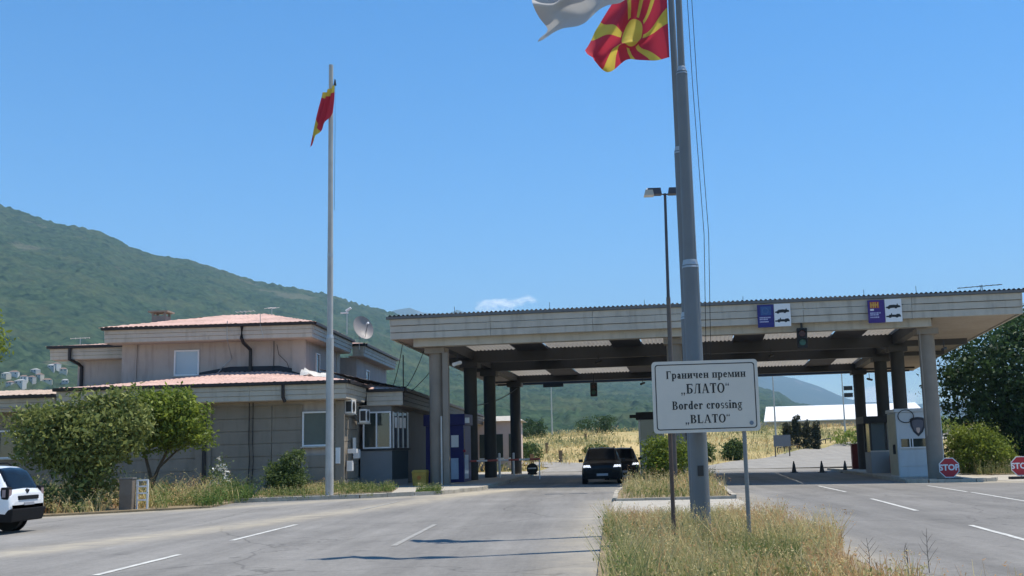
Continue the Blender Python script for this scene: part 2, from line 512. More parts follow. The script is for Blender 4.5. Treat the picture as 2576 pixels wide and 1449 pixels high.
# --- median, verge and pavement slabs
CONC = mat('pale_concrete', (0.40, 0.37, 0.31), 0.9, 0.16, 1.2, bump=0.3, stain=0.3, stain_col=(0.16, 0.14, 0.11))
KERB = mat('kerb_concrete', (0.40, 0.365, 0.30), 0.9, 0.22, 2.5, bump=0.4, stain=0.4, stain_col=(0.13, 0.11, 0.085))
SOIL = mat('dry_soil', (0.235, 0.18, 0.105), 0.95, 0.3, 2.0, bump=0.6, bscale=12)
def slab(name, poly, h0, mt, bottom=-0.25):
    n = len(poly)
    mb = MB()
    top = [(x, y, gz(x) + h0) for x, y in poly]
    mb.add(top + [(x, y, gz(x) + bottom) for x, y in poly], [tuple(range(n))] + [(i, (i + 1) % n, n + (i + 1) % n, n + i) for i in range(n)])
    return tag(mb.build(name, mt), kind='structure')
def kerbs(parent, pts, h, w=0.15, size=1.0, drop=0.0):
    """kerb stones laid one by one along a line"""
    for (x0, y0), (x1, y1) in zip(pts[:-1], pts[1:]):
        d = Vector((x1 - x0, y1 - y0)); n = max(1, int(round(d.length / size))); u = d.normalized(); p = Vector((-u.y, u.x))
        for i in range(n):
            if random.random() < drop: continue
            a = Vector((x0, y0)) + d * (i / n) + u * 0.008; b_ = Vector((x0, y0)) + d * ((i + 1) / n) - u * 0.008
            j = random.uniform(-0.012, 0.012); hh = h + random.uniform(-0.012, 0.012)
            q = [a + p * (-w / 2 + j), b_ + p * (-w / 2 + j), b_ + p * (w / 2 + j), a + p * (w / 2 + j)]
            mb = MB(); mb.hexa([(c.x, c.y, gz(c.x) - 0.1) for c in q] + [(c.x, c.y, gz(c.x) + hh) for c in q])
            mb.build('kerb_stone', KERB, parent)

med1 = slab('median', [(-0.12, 4), (0.12, 14.7), (0.38, 25.2), (4.3, 25.0), (3.75, 16.5), (3.0, 4)], 0.06, SOIL)
cross = slab('median_crossing', [(0.38, 25.22), (0.85, 35.0), (4.75, 35.3), (4.3, 25.02)], 0.022, CONC)
med2 = slab('median', [(0.95, 35.2), (1.25, 42), (2.3, 52), (3.1, 60), (4.0, 74), (7.6, 74), (6.3, 55.4), (5.1, 42), (4.6, 35.6)], 0.08, SOIL)
kerbs(med2, [(0.88, 35.1), (1.17, 42), (2.22, 52), (3.02, 60), (3.92, 74)], 0.13)
kerbs(med2, [(4.68, 35.6), (5.2, 42), (6.4, 55.4), (7.7, 74)], 0.13)
kerbs(med2, [(0.9, 35.05), (4.68, 35.45)], 0.10)
verge = slab('verge', [(-46, 31.5), (-24, 33.2), (-16.6, 34.3), (-12.5, 37.2), (-12.9, 40.9), (-12.9, 49.4), (-46, 49.4)], 0.06, SOIL)
pave = slab('pavement', [(-12.88, 41.05), (-8.5, 41.95), (-5.75, 43.6), (-4.6, 47.6), (-4.1, 60), (-3.3, 84), (-9.3, 84), (-9.3, 55), (-12.88, 52)], 0.13, CONC)
kerbs(pave, [(-12.9, 41.0), (-8.5, 41.9), (-5.7, 43.5), (-4.5, 47.6), (-4.0, 60), (-3.2, 84)], 0.145, 0.16, 1.0, 0.06)
bed = slab('planting_bed', [(-12.86, 42.0), (-9.2, 42.7), (-7.6, 43.6), (-8.2, 48.6), (-12.86, 49.4)], 0.165, SOIL)
isl = slab('traffic_island', [(13.9, 48.2), (16.6, 47.9), (17.9, 49.0), (20.6, 77), (16.8, 77)], 0.10, CONC)
kerbs(isl, [(13.85, 48.2), (14.6, 47.7), (16.6, 47.75), (17.6, 48.3), (18.0, 49.2)], 0.15, 0.2, 0.7)
kerbs(isl, [(13.85, 48.2), (16.7, 77)], 0.15, 0.16)
apron = slab('apron', [(17.95, 49.15), (18.2, 47.9), (23, 46.3), (44, 44.5), (44, 54.2), (21.0, 57.4), (18.6, 54.0)], 0.012, CONC)
rverge = slab('verge', [(20.9, 57.5), (40, 54.5), (60, 54), (60, 86), (23, 86)], 0.05, SOIL)

# --- mountains
def mountain_mat(name, c0, c1, c2, sc, rock):
    m, nt, b = nodes_of(name)
    L = nt.links.new
    t = nt.nodes.new('ShaderNodeTexCoord')
    n1 = nt.nodes.new('ShaderNodeTexNoise'); n1.inputs['Scale'].default_value = sc; n1.inputs['Detail'].default_value = 9; n1.inputs['Roughness'].default_value = 0.72
    L(t.outputs['Object'], n1.inputs['Vector'])
    cr = nt.nodes.new('ShaderNodeValToRGB')
    cr.color_ramp.elements[0].position = 0.34; cr.color_ramp.elements[0].color = (*c0, 1)
    cr.color_ramp.elements[1].position = 0.62; cr.color_ramp.elements[1].color = (*c1, 1)
    L(n1.outputs['Fac'], cr.inputs[0])
    a = nt.nodes.new('ShaderNodeAttribute'); a.attribute_name = 'bare'
    n2 = nt.nodes.new('ShaderNodeTexNoise'); n2.inputs['Scale'].default_value = sc * 2.2; n2.inputs['Detail'].default_value = 6
    L(t.outputs['Object'], n2.inputs['Vector'])
    ad = nt.nodes.new('ShaderNodeMath'); ad.operation = 'ADD'; L(a.outputs['Fac'], ad.inputs[0]); L(n2.outputs['Fac'], ad.inputs[1])
    r = nt.nodes.new('ShaderNodeMapRange'); r.inputs['From Min'].default_value = 0.72; r.inputs['From Max'].default_value = 0.86; r.inputs['To Max'].default_value = rock
    L(ad.outputs[0], r.inputs['Value'])
    mx = nt.nodes.new('ShaderNodeMixRGB'); mx.inputs['Color2'].default_value = (*c2, 1)
    # thinner scrub and meadow between the woods
    n3 = nt.nodes.new('ShaderNodeTexNoise'); n3.inputs['Scale'].default_value = sc * 0.11; n3.inputs['Detail'].default_value = 8; n3.inputs['Roughness'].default_value = 0.68
    L(t.outputs['Object'], n3.inputs['Vector'])
    r3 = nt.nodes.new('ShaderNodeMapRange'); r3.inputs['From Min'].default_value = 0.48; r3.inputs['From Max'].default_value = 0.66; r3.inputs['To Max'].default_value = 0.45
    L(n3.outputs['Fac'], r3.inputs['Value'])
    m3 = nt.nodes.new('ShaderNodeMixRGB'); m3.inputs['Color2'].default_value = (0.105, 0.115, 0.055, 1)
    L(r3.outputs[0], m3.inputs['Fac']); L(cr.outputs[0], m3.inputs['Color1'])
    L(r.outputs[0], mx.inputs['Fac']); L(m3.outputs[0], mx.inputs['Color1']); L(mx.outputs[0], b.inputs['Base Color'])
    b.inputs['Roughness'].default_value = 1.0; b.inputs['Specular IOR Level'].default_value = 0.0
    return m

def ridge(ratio_pts, yf, yr, nr, nc, a0, a1, name, mat_, zfoot, gully=0.16, canopy=9.0, seed=1, power=1.15, wig=1.0):
    """a mountain flank rising from its foot to a ridge line (slope = height per distance along each bearing)"""
    rp = np.array(ratio_pts); a = np.linspace(a0, a1, nc); tt = np.linspace(0, 1.25, nr)
    A, T = np.meshgrid(a, tt)
    Yr = yr + 500 * np.sin(A * 5 + 1)
    Y = yf + T * (Yr - yf); X = A * Y
    hr = np.interp(A, rp[:, 0], rp[:, 1]) * Yr
    prof = np.where(T <= 1, T ** power, 1 - (T - 1) * 1.6)
    g = fbm(X / 520.0, Y / 900.0, 4, seed) - 0.5
    ridge_n = np.abs(fbm(X / 330.0 + 9, Y / 1500.0, 3, seed + 40) - 0.5) * 2
    shape = np.clip(T, 0, 1) * np.clip(1 - T, 0, 1) * 4
    Z = zfoot + (hr - zfoot) * prof + hr * gully * (g * 1.3 - 0.5 * (0.5 - ridge_n)) * shape * wig
    can = np.maximum(vnoise(X / 7.0, Y / 22.0, seed + 3), vnoise(X / 11.0 + 40, Y / 34.0, seed + 4)) ** 1.5
    clump = fbm(X / 90.0, Y / 140.0, 3, seed + 8)
    bare = np.clip((fbm(X / 130.0, Y / 200.0, 4, seed + 20) - 0.66) * 3.5, 0, 0.4) + 0.25 * np.clip((T - 0.80) / 0.2, 0, 1) * np.clip((fbm(X / 160.0, Y / 160.0, 3, seed + 31) - 0.42) * 4, 0, 1)
    Z = Z + canopy * (can * (0.6 + 0.8 * clump)) * (1 - 0.8 * np.clip(bare * 2.5, 0, 1))
    o = np_mesh(name, np.stack([X, Y, Z], -1).reshape(-1, 3), grid_faces(nr, nc), mat_, smooth=False, attrs={'bare': ('POINT', bare.ravel())})
    return tag(o, kind='structure'), (A, T, X, Y, Z)

FOREST = mountain_mat('forested_slope', (0.003, 0.013, 0.009), (0.055, 0.088, 0.042), (0.17, 0.155, 0.11), 0.075, 0.40)
FAR = mountain_mat('far_slope', (0.05, 0.065, 0.04), (0.08, 0.09, 0.05), (0.2, 0.18, 0.15), 0.004, 0.6)
near_pts = [(-0.75, 0.262), (-0.5375, 0.241), (-0.515, 0.2339), (-0.4924, 0.2238), (-0.4626, 0.2173), (-0.4403, 0.211), (-0.414, 0.1971), (-0.3881, 0.1896), (-0.3586, 0.1842), (-0.3291, 0.174), (-0.2996, 0.162), (-0.2703, 0.1567), (-0.241, 0.1499), (-0.2154, 0.141), (-0.1935, 0.1349), (-0.1717, 0.1287), (-0.1318, 0.1092), (-0.0597, 0.0853), (0.0122, 0.0705), (0.0839, 0.0593), (0.1574, 0.0518), (0.1769, 0.0458), (0.1907, 0.0364), (0.2191, 0.0303), (0.2617, 0.0236), (0.3328, 0.0162), (0.6, 0.012)]
mtn, MT = ridge(near_pts, 760, 2900, 420, 1100, -0.62, 0.5, 'mountain', FOREST, 8.0, seed=3, gully=0.10)
far_pts = [(-0.45, 0.125), (-0.2773, 0.1282), (-0.1862, 0.1291), (-0.168, 0.133), (-0.1571, 0.1345), (-0.1444, 0.1293), (-0.1207, 0.1279), (-0.1134, 0.1314), (-0.1007, 0.1266), (-0.0231, 0.1023), (0.0848, 0.081), (0.1581, 0.0651), (0.1742, 0.0631), (0.192, 0.059), (0.2132, 0.0512), (0.2376, 0.0397), (0.2553, 0.0356), (0.2733, 0.0358), (0.2909, 0.0317), (0.3162, 0.0338), (0.3972, 0.0321), (0.6, 0.03)]
ridge(far_pts, 5200, 9800, 90, 360, -0.45, 0.6, 'far_mountain', FAR, 15.0, gully=0.10, canopy=4.0, seed=9, power=1.3)

# --- village houses at the foot of the mountain
VW = [mat('village_wall_cream', (0.50, 0.45, 0.36), 0.9), mat('village_wall_white', (0.5, 0.5, 0.47), 0.9), mat('village_wall_grey', (0.36, 0.36, 0.34), 0.9)]
VR = mat('village_roof', (0.24, 0.15, 0.11), 0.9)
VP = glass_mat('village_pane', (0.03, 0.035, 0.04))
from math import floor
A_, T_, X_, Y_, Z_ = MT
def on_slope(ratio, elev):
    """first point of the mountain flank seen at this bearing and slope"""
    j = int(round((ratio + 0.62) / 1.12 * 1099)); col = Z_[:, j]; e = (col - 1.6) / Y_[:, j]
    i = int(np.argmax(e > elev))
    return float(X_[i, j]), float(Y_[i, j]), float(Z_[i, j])
vh = [(-0.5243, 0.0792, 0), (-0.5173, 0.0826, 1), (-0.5007, 0.0767, 2), (-0.5079, 0.0751, 1), (-0.483, 0.0852, 2), (-0.4795, 0.0887, 1), (-0.4721, 0.0848, 0), (-0.4937, 0.0801, 0), (-0.5205, 0.0736, 2),
      (-0.5113, 0.0716, 1), (-0.4699, 0.0739, 2), (-0.4974, 0.0838, 2), (-0.4862, 0.0744, 0)]
vlabel = ['cream', 'white', 'grey']
vh.sort()
ords = ['leftmost', 'second', 'third', 'fourth', 'fifth', 'sixth', 'seventh', 'eighth', 'ninth', 'tenth', 'eleventh', 'twelfth', 'rightmost']
for k, (ra, el, c) in enumerate(vh):
    x, y, z = on_slope(ra, el)
    w, d, h = random.uniform(5, 8), 6.0, random.uniform(3, 4.5)
    hou = thing('village_house', 'tiny %s hillside house, %s from the left in the far village' % (vlabel[c], ords[k]) if 0 < k < 12 else 'tiny %s hillside house, %s of the far village' % (vlabel[c], ords[k]), 'house', (x, y, z - 1), random.uniform(-0.4, 0.4), 'houses of the far hillside village')
    mb = MB(); mb.box(-w / 2, w / 2, -d / 2, d / 2, -4, h); mb.build('wall', VW[c], hou)
    mb = MB(); ov = 0.2; hz = h
    mb.add([(-w/2-ov, -d/2-ov, hz), (w/2+ov, -d/2-ov, hz), (w/2+ov, d/2+ov, hz), (-w/2-ov, d/2+ov, hz), (-w/4, 0, hz+1.3), (w/4, 0, hz+1.3)],
           [(0, 1, 5, 4), (1, 2, 5), (2, 3, 4, 5), (3, 0, 4), (3, 2, 1, 0)])
    mb.build('roof', VR if k % 3 else VW[2], hou)
    for sx in (-0.25, 0.25):
        mb = MB(); mb.box(sx * w - 0.6, sx * w + 0.6, -d / 2 - 0.03, -d / 2 + 0.1, h * 0.5, h * 0.5 + 1.3); mb.build('window', VP, hou)

# --- haze
haze_m = bpy.data.materials.new('haze'); haze_m.use_nodes = True
hn = haze_m.node_tree; hn.nodes.clear()
ho = hn.nodes.new('ShaderNodeOutputMaterial'); hv = hn.nodes.new('ShaderNodeVolumePrincipled')
hv.inputs['Color'].default_value = (0.46, 0.75, 1.0, 1)
hv.inputs['Density'].default_value = 1.15e-4
hv.inputs['Anisotropy'].default_value = 0.0
hn.links.new(hv.outputs[0], ho.inputs['Volume'])
mb = MB(); mb.box(-9500, 9500, -2800, 14500, -6, 1420)
tag(mb.build('haze', haze_m), kind='stuff')
# ------------------------------------------------------------------ the border office
WALL = mat('stained_render', (0.41, 0.365, 0.33), 0.9, 0.10, 0.8, bump=0.15, stain=0.5, stain_col=(0.20, 0.17, 0.15))
PANEL = mat('facade_panel', (0.25, 0.22, 0.18), 0.9, 0.12, 0.9, bump=0.15, stain=0.5, stain_col=(0.13, 0.115, 0.095))
PLINTH = mat('plinth_concrete', (0.20, 0.19, 0.175), 0.95, 0.15, 1.5, bump=0.3)
BOARD = mat('eave_board', (0.48, 0.445, 0.38), 0.85, 0.1, 1.2, bump=0.1, stain=0.45, stain_col=(0.24, 0.21, 0.17))
CBOARD = mat('fascia_concrete', (0.455, 0.43, 0.375), 0.88, 0.12, 0.9, bump=0.2, stain=0.55, stain_col=(0.22, 0.20, 0.17))
SOFFIT = mat('soffit_board', (0.42, 0.36, 0.315), 0.9, 0.1, 1.0)
GUTTER = mat('dark_gutter', (0.022, 0.018, 0.019), 0.5, 0.15, 2.0)
TILE = mat('faded_roof_tile', (0.55, 0.365, 0.305), 0.85, 0.25, 0.7, stain=0.5, stain_col=(0.30, 0.20, 0.12))
TILE2 = mat('bleached_roof_tile', (0.48, 0.37, 0.29), 0.9, 0.25, 1.5, stain=0.4, stain_col=(0.2, 0.14, 0.09))
PVC = mat('white_window_frame', (0.74, 0.75, 0.76), 0.4, 0.05, 2.0)
PANE = glass_mat('window_pane', (0.03, 0.04, 0.035), 0.05)
PANE_B = glass_mat('blue_film_pane', (0.36, 0.44, 0.52), 0.12)
BLIND = mat('grey_green_blind', (0.12, 0.14, 0.12), 0.7, 0.1, 3.0)
METALG = mat('galvanised_steel', (0.42, 0.43, 0.43), 0.45, 0.12, 4.0, metal=0.6)
BLACK = mat('black_rubber', (0.012, 0.012, 0.013), 0.6, 0.2, 5.0)
DARKM = mat('dark_metal', (0.035, 0.037, 0.04), 0.5, 0.15, 3.0, metal=0.3)
WHITEM = mat('white_enamel', (0.72, 0.73, 0.73), 0.4, 0.06, 2.0, stain=0.15, stain_col=(0.4, 0.36, 0.3))

OB = (-17.0, 49.5, 0.15)
office = thing('office_building', 'two-storey border office with faded pink tile roofs and wide grey eaves, left of the canopy', 'building', OB)
def W(): return MB(OB)

# walls
lw = W(); lw.box(-36, -10.85, 49.55, 62, 0.3, 4.6); lower_wall = lw.build('wall', WALL, office)
W().box(-36, -10.80, 49.44, 49.548, 0.0, 0.62).build('plinth', PLINTH, office)
W().box(-10.848, -10.72, 49.5, 52.9, 0.0, 0.62).build('plinth', PLINTH, office)
W().box(-13.7, -9.4, 56.2, 95, 0.1, 4.4).build('wall', mat('shaded_side_wall', (0.06, 0.06, 0.065), 0.7, 0.15, 1.0), office)  # canopy shade on this wall is put into its colour
# facade panels, one by one, with open joints
zrow = [0.64, 1.20, 1.76, 2.32, 2.88, 3.44, 4.02]
xcol = [-36, -32.2, -28.4, -24.9, -21.0, -16.98, -13.95, -10.83]
win_lo = (-12.58, -11.45, 2.14, 3.68)
win_lf = (-26.15, -24.6, 2.0, 3.25)
for r in range(6):
    for c in range(len(xcol) - 1):
        x0, x1, z0, z1 = xcol[c] + 0.012, xcol[c + 1] - 0.012, zrow[r] + 0.014, zrow[r + 1] - 0.014
        segs = [(x0, x1)]
        for (wx0, wx1, wz0, wz1) in (win_lo, win_lf):
            if wz0 < z1 - 0.05 and wz1 > z0 + 0.05 and wx0 > x0 and wx1 < x1:
                segs = [(x0, wx0), (wx1, x1)]
        y = 49.47 + random.uniform(-0.006, 0.006)
        for a, b_ in segs:
            W().box(a, b_, y, 49.549, z0, z1).build('facade_panel', PANEL, office)
for r in range(6):   # side wall panels
    W().box(-10.849, -10.79 + random.uniform(-0.006, 0.006), 49.56, 52.95, zrow[r] + 0.014, zrow[r + 1] - 0.014).build('facade_panel', PANEL, office)
# pilasters
W().box(-16.98 - 0.35, -16.98 + 0.35, 49.36, 49.46, 0.2, 4.1).build('pilaster', PANEL, office)
W().box(-11.08, -10.70, 49.36, 49.462, 0.2, 4.1).build('pilaster', PANEL, office)

def window(parent, x0, x1, y, z0, z1, glass=PANE, mull=(), sill=True, fr=0.07, axis='x', face=-1):
    """a framed window in a wall facing -y (axis x) or +x (axis y)"""
    def bx(a0, a1, d0, d1, b0, b1):
        m_ = W()
        if axis == 'x': m_.box(a0, a1, y + d0, y + d1, b0, b1)
        else: m_.box(y - d1, y - d0, a0, a1, b0, b1)
        return m_
    w_ = bx(x0 + fr, x1 - fr, 0.005, 0.03, z0 + fr, z1 - fr).build('window', glass, parent)
    f = bx(x0, x1, -0.06, 0.04, z0, z0 + fr); 
    fm = W()
    for p in ((x0, x1, z0, z0 + fr), (x0, x1, z1 - fr, z1), (x0, x0 + fr, z0 + fr, z1 - fr), (x1 - fr, x1, z0 + fr, z1 - fr)):
        q = bx(p[0], p[1], -0.05, 0.035, p[2], p[3]); fm.add(q.v, q.f)
    for mx_ in mull:
        q = bx(mx_ - 0.035, mx_ + 0.035, -0.04, 0.034, z0 + fr, z1 - fr); fm.add(q.v, q.f)
    fm.build('frame', PVC, w_)
    if sill:
        bx(x0 - 0.06, x1 + 0.06, -0.12, 0.03, z0 - 0.06, z0 - 0.004).build('sill', BOARD, w_)
    return w_
window(office, -12.58, -11.45, 49.46, 2.14, 3.68, BLIND)
window(office, -26.15, -24.6, 49.46, 2.0, 3.25, PANE, mull=(-25.3,))

# eaves: three boards per row, dark gutter on top, soffit below
def eave(x0, x1, y, z0, z1, side=None, rows=3, seg=4.2, y1=None, ret=0.9, gutter=True, parent=office, bm_=None):
    BOARD = bm_ or MATS['eave_board']
    """boards facing -y from x0..x1 at y; or, with side='x', facing +x at x=x1 from y..y1"""
    h = (z1 - z0) / rows
    a0, a1 = (x0, x1) if side is None else (y, y1)
    n = max(1, int(round((a1 - a0) / seg)))
    for r in range(rows):
        for k in range(n):
            s0 = a0 + (a1 - a0) * k / n + (0.006 if k else 0); s1 = a0 + (a1 - a0) * (k + 1) / n - (0.006 if k < n - 1 else 0)
            d = 0.035 * r        # each row steps forward a little
            zz0, zz1 = z0 + r * h + 0.012, z0 + (r + 1) * h
            if side is None: W().box(s0, s1, y - d, y + 0.06, zz0, zz1).build('eave_board', BOARD, parent)
            else: W().box(x1 - 0.06, x1 + d, s0, s1, zz0, zz1).build('eave_board', BOARD, parent)
    if gutter:
        g = W()
        if side is None: g.box(x0 - 0.12, x1 + 0.12, y - 0.22, y + 0.02, z1 + 0.004, z1 + 0.15)
        else: g.box(x1 - 0.02, x1 + 0.22, y - 0.1, y1 + 0.1, z1 + 0.003, z1 + 0.15)
        g.build('gutter', GUTTER, parent, bevel=0.02)

def soffit(x0, x1, y0, y1, z):
    W().box(x0, x1, y0, y1, z, z + 0.05).build('soffit', SOFFIT, office)

# lower eaves
eave(-23.2, -10.46, 48.6, 4.18, 4.84)
eave(-36, -23.3, 48.75, 4.02, 4.60)
soffit(-36, -10.52, 48.66, 49.6, 4.16)
eave(None, -10.46, 48.67, 4.18, 4.84, side='x', y1=52.9)
soffit(-10.88, -10.53, 49.61, 53.0, 4.155)
eave(-10.40, -8.68, 53.0, 4.02, 4.66)
eave(None, -8.68, 53.07, 4.02, 4.66, side='x', y1=95, bm_=GUTTER)  # darker board colour here stands for the shadow on this eave
soffit(-9.45, -8.75, 55.2, 95, 4.01)
soffit(-10.85, -8.75, 53.07, 55.19, 4.005)
# upper eaves
eave(-23.1, -13.05, 53.0, 7.42, 8.02)
eave(None, -13.05, 53.07, 7.42, 8.02, side='x', y1=62)
soffit(-23.1, -13.12, 53.07, 54.1, 7.40); soffit(-13.7, -13.12, 54.11, 62, 7.395)
eave(-27.1, -23.3, 55.9, 6.95, 7.50)
soffit(-27.0, -22.6, 55.97, 56.6, 6.93)
eave(-13.05, -12.42, 62.4, 7.28, 7.84)
eave(None, -12.42, 62.47, 7.28, 7.84, side='x', y1=73)
soffit(-13.3, -12.49, 62.47, 73, 7.26)
# upper walls
W().box(-22.5, -13.65, 54.0, 61.6, 4.9, 7.41).build('wall', WALL, office)
W().box(-25.95, -22.5, 56.5, 62, 4.9, 6.94).build('wall', WALL, office)
W().box(-18, -12.95, 63.0, 72.6, 4.9, 7.27).build('wall', WALL, office)
W().box(-22.62, -21.9, 53.93, 54.05, 5.0, 7.40).build('pilaster', WALL, office)
W().box(-14.25, -13.58, 53.93, 54.05, 5.0, 7.40).build('pilaster', WALL, office)
W().box(-13.70, -13.60, 60.9, 61.65, 5.0, 7.39).build('pilaster', BOARD, office)
window(office, -20.05, -18.82, 53.96, 5.80, 7.06, PANE_B)
window(office, 56.2, 57.0, -13.64, 5.85, 6.95, PANE, axis='y', sill=False)
window(office, 65.6, 66.6, -12.94, 5.8, 6.75, PANE, axis='y', sill=False)

# tiled roofs: rows of barrel tiles
def tile_roof(p0, p1, p2, p3, name='roof', mt=TILE, wave='x', parent=office, pitch=0.24, course=0.36):
    """p0-p1 eave, p3-p2 top"""
    P0, P1, P2, P3 = [np.array(p, float) for p in (p0, p1, p2, p3)]
    L_ = np.linalg.norm(P1 - P0); H_ = np.linalg.norm((P3 + P2 - P0 - P1) / 2)
    ns = max(8, int(L_ / (pitch / 4))); nt_ = max(4, int(H_ / course) * 3)
    s = np.linspace(0, 1, ns); t_ = np.linspace(0, 1, nt_)
    S, T = np.meshgrid(s, t_)
    P = (P0[None, None] * ((1 - S) * (1 - T))[..., None] + P1 * (S * (1 - T))[..., None] + P2 * (S * T)[..., None] + P3 * ((1 - S) * T)[..., None])
    nrm = np.cross(P1 - P0, (P3 + P2 - P0 - P1)); nrm = nrm / np.linalg.norm(nrm)
    if nrm[2] < 0: nrm = -nrm
    w_ = P[..., 0] if wave == 'x' else P[..., 1]
    up = T * H_ / course
    disp = 0.045 * np.abs(np.sin(np.pi * w_ / pitch)) + 0.03 * (1 - (up - np.floor(up)))
    disp += (vnoise(np.floor(w_ / pitch) * 1.7, np.floor(up) * 1.3, 3) - 0.5) * 0.03
    P = P + nrm * disp[..., None] - np.array(OB)
    return np_mesh(name, P.reshape(-1, 3), grid_faces(nt_, ns), mt, parent, smooth=False)
# lower front roof in facets up to the upper wall
top = [(-36, 53.95, 5.15), (-25.9, 53.95, 5.2), (-22.5, 53.95, 5.42), (-17.6, 53.95, 5.88), (-14.9, 53.95, 5.86), (-13.65, 53.95, 5.62)]
bot = [(-36, 48.45, 4.72), (-23.3, 48.45, 4.72)]
tile_roof((-36, 48.55, 4.70), (-23.35, 48.55, 4.70), (-22.6, 56.4, 5.45), (-36, 56.4, 5.45), mt=TILE2)
tile_roof((-23.3, 48.42, 4.93), (-17.6, 48.42, 4.93), (-17.6, 53.98, 5.88), (-22.5, 53.98, 5.42))
tile_roof((-17.6, 48.42, 4.93), (-14.2, 48.42, 4.93), (-14.9, 53.98, 5.86), (-17.6, 53.98, 5.88))
tile_roof((-14.2, 48.42, 4.93), (-10.30, 48.42, 4.93), (-13.66, 53.98, 5.60), (-14.9, 53.98, 5.86))
tile_roof((-10.28, 48.44, 4.93), (-10.28, 53.2, 4.93), (-13.60, 56, 5.66), (-13.66, 53.98, 5.60), wave='y')
tile_roof((-10.30, 52.85, 4.75), (-8.5, 52.85, 4.75), (-9.6, 54.2, 5.0), (-10.6, 54.2, 5.1))
tile_roof((-8.48, 52.9, 4.75), (-8.48, 95.1, 4.75), (-13.0, 95.1, 5.9), (-13.0, 54.2, 5.9), wave='y', mt=mat('dark_roof_tile', (0.035, 0.03, 0.03), 0.8, 0.25, 1.0))
# dark lead flashing where the roof meets the upper wall
fl = W(); fl.add([(-18.6, 53.93, 5.78), (-17.6, 53.90, 5.89), (-14.7, 53.90, 5.88), (-13.6, 53.92, 5.62), (-13.6, 53.97, 5.86), (-14.9, 53.97, 6.16), (-17.3, 53.97, 6.18), (-19.4, 53.97, 5.84)], [(0, 1, 6, 7), (1, 2, 5, 6), (2, 3, 4, 5)]); fl.build('flashing', GUTTER, office)
# upper hip roof
A, Bc, C, D = (-23.3, 52.75, 8.10), (-12.85, 52.75, 8.10), (-12.85, 62.3, 8.10), (-23.3, 62.3, 8.10)
R0, R1 = (-18.7, 57.5, 9.16), (-16.6, 57.5, 9.16)
tile_roof(A, Bc, R1, R0); tile_roof(Bc, C, R1, R1, wave='y'); tile_roof(C, D, R0, R1); tile_roof(D, A, R0, R0, wave='y')
tile_roof((-27.3, 55.7, 7.58), (-22.9, 55.7, 7.58), (-22.6, 59.5, 8.06), (-25.0, 59.5, 8.06))
tile_roof((-13.2, 62.2, 7.92), (-12.2, 62.2, 7.92), (-14.5, 66, 8.45), (-15, 66, 8.45))
tile_roof((-12.22, 62.2, 7.92), (-12.22, 73.3, 7.92), (-14.5, 69.5, 8.45), (-14.5, 66, 8.45), wave='y')
# chimney with a slab on short legs
ch = W(); ch.box(-21.75, -21.05, 55.3, 56.0, 8.4, 8.98); chim = ch.build('chimney', PLINTH, office)
W().box(-21.9, -20.9, 55.15, 56.15, 9.16, 9.24).build('cap', PANEL, chim)
for cx_, cy_ in ((-21.7, 55.35), (-21.1, 55.35), (-21.7, 55.95), (-21.1, 55.95)):
    W().box(cx_ - 0.05, cx_ + 0.05, cy_ - 0.05, cy_ + 0.05, 8.981, 9.158).build('leg', PLINTH, chim)
# downpipes
def downpipe(pts, r=0.075): return W().tube(pts, r, 8).build('downpipe', GUTTER, office, smooth=True)
downpipe([(-16.42, 52.88, 8.02), (-16.42, 52.86, 7.45), (-16.40, 53.1, 7.25), (-16.28, 53.85, 6.98), (-16.28, 53.87, 6.5), (-16.28, 53.87, 5.85)], 0.085)
downpipe([(-26.05, 55.75, 7.50), (-26.05, 55.75, 6.95), (-25.8, 56.2, 6.75), (-25.72, 56.42, 6.6), (-25.72, 56.42, 4.9)], 0.09)
downpipe([(-17.42, 48.5, 4.84), (-17.42, 48.5, 4.2), (-17.0, 49.2, 3.9), (-16.9, 49.32, 3.7), (-16.9, 49.32, 0.3)], 0.09)
downpipe([(-13.20, 48.48, 4.84), (-13.20, 48.48, 4.3), (-13.12, 48.55, 4.1)], 0.08)
# thin cables and lightning conductor on the walls
W().tube([(-17.1, 52.8, 8.3), (-17.12, 52.88, 7.4), (-17.2, 53.9, 6.6), (-17.6, 53.85, 6.2), (-17.7, 53.2, 5.75)], 0.024, 5).build('lightning_wire', METALG, office)
W().tube([(-15.5, 52.75, 8.6), (-15.5, 52.8, 8.0), (-15.35, 52.85, 7.45)], 0.02, 5).build('lightning_wire', METALG, office)
W().tube([(-15.0, 53.9, 7.2), (-14.9, 53.9, 6.7), (-14.5, 53.9, 6.3), (-14.35, 53.9, 5.9)], 0.014, 5).build('cable', BLACK, office)
W().tube([(-15.15, 53.93, 7.38), (-15.15, 53.93, 5.9)], 0.02, 5).build('cable', DARKM, office)
for xx in (-14.95, -14.78):
    W().tube([(xx, 49.40, 4.15), (xx, 49.40, 2.4), (xx + 0.05, 49.40, 1.6), (xx - 0.03, 49.40, 0.3)], 0.022, 5).build('cable', BLACK, office)
